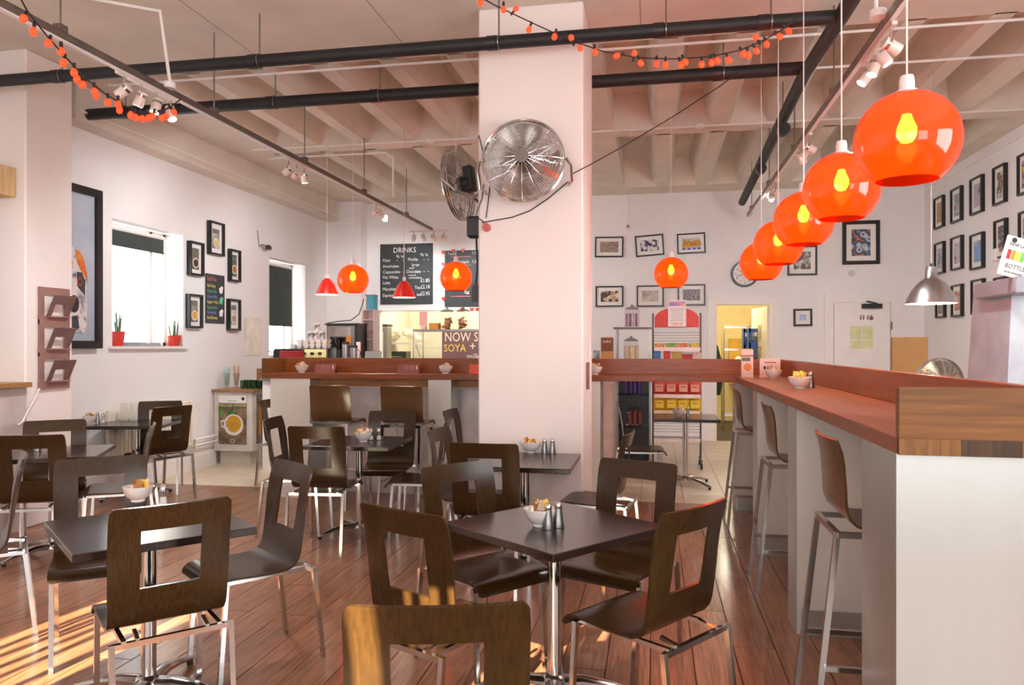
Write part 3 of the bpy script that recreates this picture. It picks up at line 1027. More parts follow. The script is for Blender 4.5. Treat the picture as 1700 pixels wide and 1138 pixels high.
# ================================================================== PIPES, RAILS, TRACK LIGHTS
def lagged_pipe(name, pts, r, label, joints):
    o = thing(name, label, 'pipe', (0, 0, 0))
    MB().tube(pts, r, 16).build('lagging', BLACKM, o, True, 60)
    a, b = Vector(pts[0]), Vector(pts[-1])
    for k, t in enumerate(joints):
        q = a.lerp(b, t)
        d = (b - a).normalized() * .035
        MB().tube([q - d, q + d], r * 1.12, 16).build('joint_collar', BLACKP, o, True, 60)
        MB().tube([q + d * 1.3, q + d * 1.5], r * 1.2, 14).build('clamp', STEELD, o, True)
        MB().tube([(q.x + d.x * 1.4, q.y + d.y * 1.4, q.z + r), (q.x + d.x * 1.4, q.y + d.y * 1.4, ZC)], .006, 6).build('hanger_rod', STEELD, o)
    return o
lagged_pipe('ceiling_pipe', [(-5.5, 5.1, 3.60), (1.16, 5.1, 3.60)], .045, 'black lagged pipe crossing in front of the column top', (.14, .39, .66, .83, .93))
lagged_pipe('ceiling_pipe', [(-5.46, 6.28, 3.70), (1.16, 6.28, 3.70)], .052, 'black lagged pipe crossing behind the column', (.08, .31, .46, .72, .9))
lagged_pipe('ceiling_pipe', [(1.17, 3.2, 3.55), (1.17, 5.1, 3.60), (1.17, 6.28, 3.66), (1.17, 10.6, 3.45)], .05, 'black pipe running back beside the right lighting rail', (.55, .75))
def rail(x, y0, y1, z, label, mm):
    o = thing('lighting_rail', label, 'rail', (x, 0, z))
    mb = MB().bb(-.022, -.018, y0, y1, -.021, .021).bb(.018, .022, y0, y1, -.021, .021).bb(-.022, .022, y0, y1, .019, .023)
    mb.build('channel', mm, o)
    MB().bb(-.014, .014, y0, y1, -.03, -.018).build('diffuser_strip', WHITEP, o)  # plain white bar along the underside of the channel
    y = y0 + 1.2
    while y < y1:
        MB().tube([(0, y, .02), (0, y, ZC - z + (.3 if y > 6.2 else 0))], .006, 6).build('hanger_rod', STEELD, o)
        MB().box(0, y, .04, .05, .06, .04).build('bracket', GALVD, o)
        y += 1.55
    return o
RZ = 3.3
rail(-3.38, 2.6, 11.2, RZ, 'long grey lighting rail running back above the left tables', GALVD)
rail(1.27, 3.0, 10.75, RZ, 'long grey lighting rail running back above the right bar arm', GALV)
HEADW = mat('white_spot_head', (226, 208, 198), 0.4)
GLOW = emis('spot_glow', (255, 250, 240), 14)
def head_mesh():
    return (MB().cyl(.033, -.055, .045, 18), MB().cyl(.0335, .012, .03, 18), MB().disc(.028, -.0555, 18, up=False))
hm = [m_.mesh(n_, q_, True) for m_, n_, q_ in zip(head_mesh(), ('spot_head', 'chrome_band', 'lens'), (HEADW, CHROME, GLOW))]
def spot_cluster(loc, axis, n, aims, label, power, spacing=.16, col=(.95, .98, 1.0)):
    """bar with n adjustable heads; aims are target points in the room"""
    o = thing('spot_cluster', label, 'track light', loc, 0 if axis == 'x' else PI / 2, 'track light clusters on the rails')
    L_ = spacing * (n - 1) + .14
    MB().box(0, 0, 0, L_, .03, .022, bev=.003).build('mounting_bar', HEADW, o)
    for k in range(n):
        xx = (k - (n - 1) / 2) * spacing
        MB().tube([(xx, 0, -.01), (xx, 0, -.075)], .006, 8).build('stem', CHROME, o)
        wp = Vector(loc) + (Vector((xx, 0, -.1)) if axis == 'x' else Vector((0, xx, -.1)))
        d = Vector(aims[k % len(aims)]) - wp
        q = d.to_track_quat('-Z', 'Y')
        if axis != 'x': q = Matrix.Rotation(-PI / 2, 3, 'Z').to_quaternion() @ q
        h = link('spot_head', hm[0], o, (xx, 0, -.1), q.to_euler())
        link('chrome_band', hm[1], h)
        link('lens', hm[2], h)
        dn = d.normalized()
        light('spot_beam', 'SPOT', wp + dn * .07, power, col, .03, None, None, 110, .7, target=aims[k % len(aims)])
PW = 50
spot_cluster((-3.37, 4.56, RZ - .045), 'y', 4, [(-5.5, 4.0, 1.6), (-4.6, 4.5, .7), (-3.4, 3.6, .5), (-2.4, 4.2, .6)], 'four white spotlights on the left rail by the string of red bulbs', PW)
spot_cluster((-3.38, 6.73, RZ - .042), 'y', 3, [(-5.5, 7.0, 1.7), (-5.5, 8.5, 1.9), (-3.2, 7.4, .4)], 'three glaring spotlights midway along the left rail', PW)
spot_cluster((-3.38, 9.0, RZ - .042), 'y', 3, [(-5.5, 9.6, 1.8), (-3.2, 12.2, 1.8), (-3.3, 8.6, .9)], 'three small spotlights towards the far end of the left rail', PW)
spot_cluster((-3.38, 11.05, RZ - .042), 'x', 4, [(-4.3, 12.2, 2.3), (-3.3, 12.2, 2.0), (-2.4, 12.2, 2.0), (-1.6, 12.2, 2.1)], 'row of four small spotlights above the drinks chalkboard', PW * .7)
spot_cluster((1.28, 4.70, RZ - .045), 'y', 4, [(3.9, 5.2, 1.8), (2.6, 4.2, 1.0), (.3, 4.3, .4), (-.6, 4.7, .7)], 'four white spotlights at the near end of the right rail', PW)
spot_cluster((1.27, 6.8, RZ - .042), 'y', 3, [(3.9, 7.6, 1.9), (-.3, 7.9, .6), (2.4, 8.5, .8)], 'three bright spotlights midway along the right rail', PW)
spot_cluster((1.27, 8.6, RZ - .042), 'y', 3, [(3.9, 9.9, 1.9), (.4, 12.2, 1.9), (2.6, 12.2, 1.9)], 'three glaring spotlights near the far end of the right rail', PW)
# conduits
def conduit(pts, label, boxes=()):
    o = thing('conduit', label, 'conduit', (0, 0, 0))
    MB().tube(pts, .012, 8).build('tube', TRIM, o, True)
    for b in boxes: MB().cyl(.045, -.02, .02, 16, c=b).build('junction_box', WHITEP, o, True)
conduit([(-5.0, 6.2, 3.93), (3.9, 6.2, 3.93)], 'white conduit along the edge of the flat ceiling band')
conduit([(-4.6, 6.95, 3.925), (3.7, 6.95, 3.93)], 'white conduit with round boxes under the nearer ceiling ribs', [(-3.5, 6.95, 3.93), (-2.3, 6.95, 3.93), (-1.55, 6.95, 3.93)])
conduit([(-4.9, 8.55, 3.93), (3.9, 8.55, 3.93)], 'white conduit under the cross beam', [(-2.6, 8.55, 3.92), (.5, 8.55, 3.93)])
conduit([(-4.9, 8.95, 3.92), (-3.3, 8.95, 3.92), (-3.2, 8.95, 3.85), (-3.2, 8.95, 3.36)], 'white conduit dropping to the far left rail')
conduit([(-3.9, 3.2, 3.93), (-3.9, 4.6, 3.93), (-3.42, 4.75, 3.86), (-3.34, 4.75, 3.34)], 'bent white conduit dropping to the near left rail', [(-3.35, 4.75, 3.33)])
conduit([(1.2, 4.45, 3.94), (1.2, 4.45, 3.34)], 'short white conduit dropping to the right rail', [(1.21, 4.45, 3.33)])
conduit([(XL + .24, 6.15, 3.7), (XL + .24, YB - .3, 3.7), (PY(600, 300, YB - .28).x, YB - .28, 3.7)], 'white conduit along the beam above the left wall')
# strings of red bulbs
RBULB = emis('red_bulb_glow', (255, 62, 26), 1.3)
rbm = MB().lathe([(.001, -.03), (.012, -.026), (.018, -.014), (.017, 0), (.009, .012)], 12).mesh('bulb', RBULB, True, 60)
rsm = MB().cyl(.008, .01, .042, 8).mesh('socket', BLACKP)
def string_lights(cable, bulbs, Y, label):
    o = thing('string_lights', label, 'string lights', (0, 0, 0))
    PS = lambda a, b: PY(a, b, Y(a) if callable(Y) else Y)
    MB().tube([PS(a, b) for a, b in cable], .004, 6).build('cable', BLACKP, o, True)
    for (a, b) in bulbs:
        p = PS(a, b)
        # nearest cable point above decides which way the bulb hangs
        best = min((PS(c0[0] + (c1[0] - c0[0]) * t / 8, c0[1] + (c1[1] - c0[1]) * t / 8) for c0, c1 in zip(cable[:-1], cable[1:]) for t in range(9)), key=lambda q: (q - p).length)
        d = best - p
        if d.length < .01: d = Vector((0, 0, 1))
        q = d.to_track_quat('Z', 'Y').to_euler()
        bo = link('bulb', rbm, o, p, q)
        link('socket', rsm, bo)
string_lights([(30, -10), (45, 18), (62, 40), (80, 62), (100, 85), (120, 107), (145, 133), (175, 156), (205, 175), (230, 186), (255, 188), (280, 180), (300, 165)],
              [(40, 29), (56, 50), (81, 70), (101, 83), (106, 102), (123, 118), (128, 129), (138, 139), (157, 150), (160, 156), (179, 168), (196, 171), (199, 181), (217, 189), (225, 193), (236, 195), (247, 194), (254, 191), (268, 194), (275, 191), (287, 184)], lambda a: 3.0 + (a - 30) / 270 * 1.35, 'string of small red bulbs sagging to the left lighting rail')
string_lights([(792, -8), (820, 8), (860, 27), (905, 48), (950, 68), (1000, 85), (1060, 96), (1120, 98), (1180, 94), (1230, 83), (1270, 66), (1300, 48), (1330, 25)],
              [(799, 3), (836, 14), (855, 16), (879, 47), (921, 59), (949, 65), (963, 78), (988, 85), (1026, 92), (1053, 91), (1063, 103), (1090, 104), (1105, 106), (1130, 106), (1137, 101), (1165, 105), (1181, 102), (1190, 99), (1209, 98), (1233, 88), (1242, 89), (1255, 83), (1256, 64), (1272, 72), (1293, 59), (1308, 50)], 4.75, 'string of small red bulbs hanging across the column and to its right')
tag(MB().tube([PY(*q[:2], q[2]) for q in ((948, 290, 5.28), (983, 272, 5.3), (1040, 240, 5.45), (1120, 192, 5.7), (1200, 140, 6.0), (1228, 118, 6.2))], .004, 6).build('black_cable', BLACKP), 'thin black cable slanting up from the column fan to the black pipe', 'cable')

# ================================================================== FANS
def ring_pts(r, y, n=40): return [(r * math.cos(2 * PI * k / n), y, r * math.sin(2 * PI * k / n)) for k in range(n)]
def make_fan(name, label, loc, rot, Rf, blades=4, group=None):
    """faces local -Y"""
    o = thing(name, label, 'fan', loc, 0, group)
    o.rotation_euler = rot
    def dome(r): return -.075 * (1 - (r / Rf) ** 2.2)
    fc = MB()
    for k in range(20):
        r = .05 + (Rf - .05) * (k + 1) / 20
        fc.tube(ring_pts(r, dome(r)), .0021, 4, True)
    for k in range(16):
        a = 2 * PI * k / 16
        fc.tube([(r * math.cos(a), dome(r), r * math.sin(a)) for r in (.045, .1, .16, .22, Rf)], .0025, 5)
    fc.build('front_cage', CHROME, o, True)
    rc = MB()
    for k in range(12):
        r = .08 + (Rf - .08) * (k + 1) / 12
        rc.tube(ring_pts(r, .07 - .03 * (r / Rf) ** 3), .0016, 4, True)
    for k in range(16):
        a = 2 * PI * k / 16 + .1
        rc.tube([(r * math.cos(a), .07 - .03 * (r / Rf) ** 3, r * math.sin(a)) for r in (.06, .15, Rf)], .0025, 5)
    rc.build('rear_cage', CHROME, o, True)
    rm = MB()
    for yy in (0, .02, .04): rm.tube(ring_pts(Rf, yy, 56), .005, 6, True)
    rm.build('rim', CHROME, o, True)
    MB().cyl(.048, 0, .02, 24, TR(0, -.075, 0, PI / 2)).build('badge', STEELD, o, True)
    MB().cyl(.06, -.12, -.03, 20, TR(0, 0, 0, PI / 2)).build('motor', BLACKP, o, True)
    us = 7
    P, N = [], []
    for i_ in range(us):
        t = i_ / (us - 1)
        r = .045 + (Rf * .9 - .045) * t
        half = R(10 + 15 * math.sin(min(1, t * 1.05) * PI * .62))
        row, nr = [], []
        for j_ in range(6):
            s_ = j_ / 5 - .5
            a = s_ * 2 * half + .35 * t
            row.append(Vector((r * math.cos(a), -.005 + .05 * s_ * (1 - .3 * t), r * math.sin(a))))
            nr.append(Vector((0, 1, 0)))
        P.append(row); N.append(nr)
    bm_ = MB().sheet(P, N, .003).mesh('blade', mat('fan_blade_metal', (176, 166, 160), .38, 1.0, .03), True)
    for k in range(blades):
        link('blade', bm_, o, None, (0, 2 * PI * k / blades + .5, 0))
    return o
pf = PY(868, 265, 5.13)
fan1 = make_fan('wall_fan', 'round chrome wall fan on the front of the column, facing us', pf, (R(-6), 0, R(4)), .288, 4, 'chrome column fans')
MB().tube([(.3, .0, 0), (.33, .05, -.03), (.335, .12, -.12), (.31, .19, -.13)], .011, 8).build('bracket', CHROME, fan1, True)
MB().tube([(-.3, .0, 0), (-.32, .05, -.05), (-.31, .12, -.16), (-.27, .19, -.18)], .011, 8).build('bracket', CHROME, fan1, True)
MB().tube([(0, .08, 0), (0, .2, -.02)], .03, 10).build('wall_mount', CHROME, fan1, True)
ps = PY(757, 309, 5.72)
fan2 = make_fan('wall_fan', 'chrome fan seen side-on at the left side of the column', (ps.x, 5.72, ps.z), (R(8), 0, R(-98)), .275, 4, 'chrome column fans')
MB().tube([(.29, 0, 0), (.24, .08, -.1), (.1, .17, -.14), (0, .21, -.1)], .012, 8).tube([(-.29, 0, 0), (-.24, .08, -.1), (-.1, .17, -.14), (0, .21, -.1)], .012, 8).build('bracket', CHROME, fan2, True)
MB().box(0, .12, .03, .09, .08, .2, bev=.01).build('control_box', BLACKP, fan2)
pb_ = PY(1562, 640, 7.6)
fan3 = make_fan('desk_fan', 'grey desk fan peeping over the right bar beside the cardboard box', (pb_.x, 7.6, pb_.z), (0, 0, R(20)), .25, 4)
MB().cyl(.14, -pb_.z, -pb_.z + .03, 20).cyl(.025, -pb_.z + .03, -.2, 12).cyl(.025, -.2, 0, 12, TR(0, .05, 0)).build('stand', BLACKP, fan3, True)
# fan cords, plug box and bell on the column
cc = thing('fan_wiring', 'black twin cables with plug box hanging on the column below the fans', 'cable', (0, 0, 0))
MB().tube([PY(a, b, 5.32) for a, b in ((803, 306), (800, 330), (792, 352), (790, 360), (800, 366), (806, 372))], .004, 6).tube([PY(a, b, 5.32) for a, b in ((813, 310), (810, 340), (807, 362))], .004, 6).tube([PY(a, b, 5.32) for a, b in ((943, 302), (910, 330), (880, 350), (850, 361), (820, 366), (800, 370))], .004, 6).tube([PY(a, b, 5.32) for a, b in ((804, 270), (800, 245), (795, 225), (793, 230))], .004, 6).build('cable', BLACKP, cc, True)
p = PY(788, 378, 5.5)
MB().box(CX0 - .06, 5.5, p.z, .12, .1, .16, bev=.015).build('plug_box', BLACKP, cc)
MB().tube([(CX0 - .05, 5.48, p.z - .08), (CX0 - .04, 5.47, p.z - .3), (CX0 - .05, 5.46, p.z - .45)], .008, 6).box(CX0 - .05, 5.46, p.z - .5, .05, .05, .13).build('hanging_plug', BLACKP, cc)
sp = PY(808, 378, 5.32)
tag(MB().cyl(.03, 0, .03, 14, TR(sp.x, 5.33, sp.z, PI / 2)).box(sp.x, 5.315, sp.z, .012, .03, .05).build('door_bell', mat('red_bell', (196, 96, 86), .4)), 'small red and white bell fixed to the column under the fan', 'bell')
ks = PX(976, 600, CX1)
kp = thing('key_pouch', 'clear document pouch with cord hanging on the right side of the column', 'pouch', (CX1 + .012, 5.6, 1.28))
MB().box(0, 0, 0, .012, .1, .2).build('pouch', glass('milky_plastic', (240, 214, 206), .8), kp)
MB().tube([(.01, .02, .1), (.012, .03, .25), (.01, 0, .42)], .004, 6).build('cord', CORD, kp)

# ================================================================== PICTURES
def picture(name, label, c, wd, ht, rz, art_m, fr=.022, depth=.03, mount=.2, tilt=0.0, group=None, frame_m=None, lean=0.0, cat='picture'):
    o = thing(name, label, cat, c, 0, group)
    o.rotation_euler = (lean, tilt, rz)
    f = MB()
    for s in (-1, 1):
        f.box(s * (wd / 2 - fr / 2), -depth / 2, 0, fr, depth, ht)
        f.box(0, -depth / 2, s * (ht / 2 - fr / 2), wd - 2 * fr, depth, fr)
    f.build('frame', frame_m or BLACKF, o)
    iw, ih = wd - 2 * fr, ht - 2 * fr
    if mount:
        MB().box(0, -depth * .35, 0, iw, .004, ih).build('mount', PAPER, o)
        k = min(iw, ih) * mount
        MB().box(0, -depth * .45, 0, iw - 2 * k, .004, ih - 2 * k).build('print', art_m, o)
    else:
        MB().box(0, -depth * .4, 0, iw, .004, ih).build('print', art_m, o)
    return o
def back_pic(x0, y0, x1, y1, label, art_m, tilt=0.0, group=None, fr=.022, mount=.2):
    a, b = PY(x0, y1, YB), PY(x1, y0, YB)
    return picture('framed_picture', label, ((a.x + b.x) / 2, YB - .002, (a.z + b.z) / 2), b.x - a.x, b.z - a.z, 0, art_m, fr, .03, mount, R(tilt), group)
G6 = 'six small pictures on the back wall'
back_pic(988, 393, 1035, 428, 'small framed print of tangled speckled lines, top left of six', art('print_speckle', [(.35, (90, 80, 90)), (.5, (170, 140, 130)), (.62, (120, 130, 90)), (.7, (200, 180, 170))], 38), 1, G6)
back_pic(1055, 390, 1102, 426, 'tilted framed print of blue and white blobs, top middle of six', art('print_blobs', [(.15, (232, 226, 222)), (.42, (220, 210, 205)), (.55, (50, 60, 110)), (.8, (30, 30, 40))], 16, 'voronoi'), -4, G6)
cat = back_pic(1124, 387, 1171, 422, 'framed print of a yellow cat lying down, top right of six', art('print_catbg', [(.4, (196, 196, 208)), (.6, (206, 204, 212))], 4), -2, G6)
back_pic(989, 475, 1035, 510, 'framed print of painted hand shapes, bottom left of six', art('print_hands', [(.3, (70, 52, 56)), (.48, (74, 56, 60)), (.52, (190, 150, 80)), (.62, (224, 214, 206))], 12), 0, G6)
back_pic(1057, 474, 1102, 510, 'framed print of pale grey animal faces, bottom middle of six', art('print_faces', [(.3, (130, 116, 110)), (.5, (180, 164, 152)), (.7, (214, 204, 198))], 9), 0, G6)
back_pic(1125, 472, 1171, 508, 'framed print of swirling black and white lines, bottom right of six', art('print_swirl', [(.3, (60, 56, 62)), (.55, (206, 200, 196)), (.75, (110, 100, 110))], 6, 'wave'), 0, G6)
cp = mat('cat_yellow', (202, 152, 40), 0.6)
body = [(-.16, -.09), (-.15, .0), (-.13, .03), (-.15, .13), (-.09, .06), (-.06, .06), (-.04, .1), (-.02, .04), (.04, .05), (.12, .07), (.17, .03), (.17, -.06), (.1, -.07), (.0, -.08), (-.08, -.09)]
MB().prism([(x * .9, z * .72) for x, z in body], -.02, -.0145).build('cat_shape', cp, cat)
mb = MB()
for k, (x, cl) in enumerate(((-.13, 0), (-.04, 1), (.05, 0), (.13, 1))): mb.box(x * .9, -.0155, -.085, .055, .004, .03)
mb.build('coloured_patches', mat('patch_blue', (90, 100, 170), .6), cat)
MB().tube([(-.12, -.021, .01), (-.1, -.021, .0), (-.08, -.021, .01)], .004, 4).tube([(-.02, -.021, -.02), (.04, -.021, .0), (.08, -.021, -.03)], .004, 4).build('ink_lines', BLACKP, cat)
back_pic(1398, 366, 1460, 440, 'large framed print of blue and orange eyes beside the globe lamps', art('print_eyes', [(.15, (150, 70, 50)), (.25, (200, 210, 220)), (.45, (90, 120, 150)), (.6, (40, 50, 70)), (.8, (190, 120, 100))], 9, 'voronoi'), 0, None, .055, .18)
back_pic(1307, 408, 1356, 458, 'framed print of a white flower shape half hidden by globe lamps', art('print_flower', [(.35, (50, 46, 50)), (.5, (120, 110, 100)), (.62, (220, 216, 210))], 11), 0, None, .025, .18)
back_pic(1317, 513, 1348, 542, 'small square frame with a lilac square between the two doors', art('print_lilac', [(.4, (160, 166, 216)), (.6, (180, 184, 226))], 8), -1, None, .03, .28)
# right wall grid: (x0, x1, y_top_mid, y_bottom_mid)
GR = 'black framed prints in rows on the right wall'
def right_pic(x0, x1, y0, y1, label, art_m, tilt=0):
    a, b = PX(x0, (y0 + y1) / 2, XR - .03), PX(x1, (y0 + y1) / 2, XR - .03)
    xm = (x0 + x1) / 2
    t, bt = PX(xm, y0, XR - .03), PX(xm, y1, XR - .03)
    return picture('framed_picture', label, (XR - .002, (a.y + b.y) / 2, (t.z + bt.z) / 2), abs(a.y - b.y), t.z - bt.z, R(-90), art_m, .022, .045, .2, R(tilt), GR)
NA = lambda n_, st, sc_=9, kd='noise': art('print_' + n_, st, sc_, kd, seed=len(n_) * 1.3)
right_pic(1551, 1566, 327, 379, 'farthest framed print of the top row on the right wall, ochre figure', NA('ochre', [(.35, (140, 130, 130)), (.5, (176, 140, 70)), (.7, (110, 96, 90))]))
right_pic(1579, 1596, 312, 369, 'framed print with teal and grey tangle, second farthest in the top row', NA('teal', [(.35, (110, 150, 150)), (.5, (190, 186, 180)), (.65, (120, 90, 90))]))
right_pic(1611, 1631, 294, 355, 'framed print with dark grey shape on lilac ground, third in the top row', NA('greylilac', [(.35, (180, 172, 182)), (.52, (176, 168, 176)), (.6, (100, 88, 92))], 6))
right_pic(1649, 1669, 275, 339, 'framed print of a pale standing figure on yellow, fourth in the top row', NA('figure', [(.35, (150, 130, 70)), (.48, (70, 50, 50)), (.58, (222, 216, 212))], 10))
right_pic(1690, 1712, 254, 322, 'framed yellow and pink print at the right picture edge, top row', NA('yellowpink', [(.4, (206, 170, 60)), (.5, (60, 50, 60)), (.56, (206, 150, 190))], 5))
right_pic(1552, 1567, 403, 455, 'farthest framed print of the middle row, faint violet sketch', NA('violet', [(.4, (206, 200, 204)), (.6, (130, 120, 130))], 12))
right_pic(1579, 1597, 393, 448, 'framed ink-splash print, second farthest in the middle row', NA('inksplash', [(.4, (200, 196, 192)), (.6, (196, 192, 190)), (.68, (40, 40, 44))], 13))
right_pic(1611, 1632, 388, 447, 'framed print of blue sky over orange sand, middle row', NA('beach', [(.35, (190, 130, 80)), (.5, (200, 190, 180)), (.6, (120, 160, 200))], 3))
right_pic(1651, 1670, 365, 429, 'framed print of a dark blue arched shape, middle row', NA('arch', [(.4, (200, 190, 184)), (.52, (50, 60, 90)), (.68, (190, 150, 100))], 8))
right_pic(1692, 1712, 350, 420, 'framed grey patterned print at the right picture edge, middle row', NA('greypattern', [(.35, (80, 80, 86)), (.65, (190, 186, 186))], 18))
right_pic(1554, 1568, 500, 528, 'framed print half hidden behind the aluminium lamp, bottom row', NA('greyshort', [(.4, (150, 146, 140)), (.6, (120, 116, 112))], 10))
right_pic(1580, 1597, 473, 526, 'framed print in terracotta and cream, bottom row', NA('terracotta', [(.4, (196, 170, 150)), (.5, (180, 96, 70)), (.65, (206, 196, 180))], 5))
right_pic(1613, 1633, 464, 522, 'framed print of a green and yellow building, bottom row', NA('building', [(.4, (130, 180, 150)), (.48, (206, 180, 70)), (.58, (190, 130, 190))], 5))
right_pic(1651, 1672, 460, 518, 'framed dark print partly behind the chiller, bottom row', NA('darkpart', [(.4, (60, 60, 66)), (.6, (200, 196, 192))], 6))
# left wall: dog painting, tea prints, chalkboard menu
da, db = PX(100, 440, XL + .05), PX(168, 440, XL + .05)
dt, dbm = PX(140, 310, XL + .05), PX(140, 579, XL + .05)
dgw = 1.5
dog = picture('framed_painting', 'large black-framed painting of a patchy dog face on grey', (XL + .01, db.y - dgw / 2, (dt.z + dbm.z) / 2), dgw, dt.z - dbm.z, R(90), art('canvas_grey', [(.4, (168, 176, 190)), (.6, (184, 190, 202))], 2), .075, .06, 0, 0, None, None, R(0), 'painting')
hb = (dt.z - dbm.z)
def dpoly(pts, m_, dy, nm):
    MB().prism([(.57 - (.43 - x_) * .55, z_ - .03) for x_, z_ in pts], -.03 - dy, -.028 - dy).build(nm, m_, dog)
xe = dgw / 2
face = [(-.2, .05), (-.05, .2), (.08, .22), (.25, .17), (.36, .07), (.4, -.06), (.4, -.2), (.43, -.36), (.42, -.53), (.36, -.61), (.2, -.6), (.05, -.62), (-.1, -.6), (-.2, -.3)]
dpoly(face, art('dog_white', [(.32, (70, 74, 88)), (.45, (206, 204, 204)), (.62, (226, 220, 214)), (.7, (190, 96, 50))], 9), .002, 'dog_face')
dpoly([(.14, .19), (.24, .185), (.34, .12), (.42, -.02), (.44, -.12), (.38, -.06), (.3, -.02), (.2, .06)], art('dog_orange', [(.4, (226, 140, 40)), (.6, (200, 84, 40))], 8), .004, 'dog_ear_patch')
dpoly([(.18, -.02), (.3, -.02), (.38, -.1), (.37, -.24), (.28, -.2), (.2, -.16)], mat('dog_dark', (58, 62, 76), .5), .005, 'dog_eye_patch')
dpoly([(.25 + .05 * math.cos(a_ * PI / 6), -.11 + .05 * math.sin(a_ * PI / 6)) for a_ in range(12)], mat('dog_iris', (150, 76, 24), .3), .007, 'dog_eye')
dpoly([(.25 + .022 * math.cos(a_ * PI / 6), -.11 + .022 * math.sin(a_ * PI / 6)) for a_ in range(12)], BLACKP, .008, 'dog_pupil')
dpoly([(.12 + .11 * math.cos(a_ * PI / 8), -.33 + .085 * math.sin(a_ * PI / 8)) for a_ in range(16)], mat('dog_nose', (44, 46, 56), .4), .006, 'dog_nose')
dpoly([(.05, -.45), (.2, -.44), (.24, -.56), (.12, -.6), (.04, -.55)], MATS['dog_dark'], .005, 'dog_mouth')
GT = 'framed tea prints around the chalkboard'
def left_pic(x0, x1, y0, y1, label, st, seed, tilt=0):
    a, b = PX(x0, (y0 + y1) / 2, XL + .05), PX(x1, (y0 + y1) / 2, XL + .05)
    xm = (x0 + x1) / 2
    t, bt = PX(xm, y0, XL + .05), PX(xm, y1, XL + .05)
    wd_, ht_ = abs(b.y - a.y), t.z - bt.z
    o = picture('framed_picture', label, (XL + .002, (a.y + b.y) / 2, (t.z + bt.z) / 2), wd_, ht_, R(90), art('tea_%d' % seed, st, 7, 'noise', seed), .025, .055, .22, R(tilt), GT)
    MB().cyl(.062, 0, .003, 20, TR(0, -.026, -.05, PI / 2)).build('cup_rim', PORC, o)
    MB().cyl(.048, 0, .003, 20, TR(0, -.028, -.05, PI / 2)).build('cup_tea', mat('tea_%d_liquid' % seed, [(206, 196, 110), (70, 44, 30), (190, 120, 40), (206, 160, 40), (150, 130, 120)][seed], .2), o)
    MB().box(0, -.026, .09, wd_ * .42, .002, .05).build('title_band', mat('tea_band', (110, 110, 108), .6), o)
left_pic(349, 373, 369, 424, 'framed tea print with pale yellow tea, topmost above the chalkboard', [(.4, (196, 190, 180)), (.6, (120, 116, 112))], 0)
left_pic(316, 339, 402, 458, 'framed tea print with dark tea, left of the topmost one', [(.4, (90, 76, 56)), (.6, (130, 110, 80))], 1)
left_pic(383, 400, 415, 468, 'framed tea print with amber tea and green leaves, upper right', [(.4, (80, 100, 60)), (.6, (90, 76, 60))], 2)
left_pic(314, 337, 489, 545, 'framed tea print with golden tea, lower left', [(.4, (150, 136, 120)), (.6, (70, 60, 54))], 3)
left_pic(381, 400, 497, 549, 'framed pale tea print, lower right beside the chalkboard', [(.4, (210, 204, 198)), (.6, (150, 146, 142))], 4)
a, b = PX(340, 500, XL), PX(371, 500, XL)
t_, b_ = PX(355, 456, XL).z, PX(355, 537, XL).z
cw, chh = b.y - a.y, t_ - b_
tb = thing('tea_chalkboard', 'small chalkboard with coloured tea names among the framed tea prints', 'chalkboard', (XL + .012, (a.y + b.y) / 2, (t_ + b_) / 2), R(90))
MB().box(0, 0, 0, cw, .012, chh, bev=.004).build('board', SLATE, tb)
rows = [('SukiTea', CHALKP, .36), ('Earl Grey', CHALKY, .23), ('Green Tea', CHALKG, .12), ('Assam Mint', CHALKB, .01), ('Apple + Mint', CHALKY, -.10), ('Peppermint', CHALKG, -.21), ('Camomile', CHALKB, -.31), ('Red Berries', CHALKY, -.42)]
for k, (s_, m_, z_) in enumerate(rows):
    text(s_, chh * (.13 if k == 0 else .095), m_, tb, (-cw / 2 + .02, -.0075, z_ * chh), sx=.8)
for k, (zz, m_) in enumerate(((.2, CHALK), (-.02, CHALKG), (-.28, CHALK))):
    MB().prism([(x_ * .045 + cw * .3, z_ * .05 + zz * chh) for x_, z_ in ((-.8, -.9), (.5, -1), (1, .6), (.4, 1), (-1, .3))], -.0085, -.006).build('drawn_cup', m_, tb)

# ---- drinks chalkboards behind the bar (hang on the back wall)
def chalkboard(x0, y0, x1, y1, label, name):
    a, b = PY(x0, y1, YB), PY(x1, y0, YB)
    o = thing(name, label, 'chalkboard', ((a.x + b.x) / 2, YB - .015, (a.z + b.z) / 2))
    MB().box(0, 0, 0, b.x - a.x, .02, b.z - a.z, bev=.004).build('board', SLATE, o)
    return o, b.x - a.x, b.z - a.z
ck, bw, bh = chalkboard(632, 404, 719, 506, 'big slate menu board headed DRINKS above the kitchen hatch', 'drinks_chalkboard')
def cl(s_, u, v, sz, o=None, m_=CHALK, W=None, H=None, align='LEFT', sx=.85):
    o = o or ck
    W = W or bw
    H = H or bh
    text(s_, sz * H, m_, o, ((u - .5) * W, -.0118, (.5 - v) * H), align=align, sx=sx)
cl('DRINKS', .47, .145, .12, align='CENTER', sx=.95)
for s_, u, v in (('Rg  Lg', .31, .22), ('Rg  Lg', .77, .2)): cl(s_, u, v, .06)
for s_, v in (('Filter', .295), ('Americano', .39), ('Cappuccino', .485), ('Flat White', .575), ('Latte', .665), ('Macchiato', .77), ('Espresso', .875)): cl(s_, .05, v, .075)
for s_, u, v, z in (('Mocha', .53, .285, .075), ('Syrups', .6, .37, .06), ('HOT', .56, .425, .05), ('Chocolate', .5, .485, .07), ('cream &', .54, .535, .045), ('marshmallows', .55, .58, .045), ('Tea', .66, .75, .075), ('ies', .7, .865, .075)): cl(s_, u, v, z)
for s_, v in (('£1.85', .64), ('£2.10', .745), ('£2.95', .855)): cl(s_, .77, v, .085)
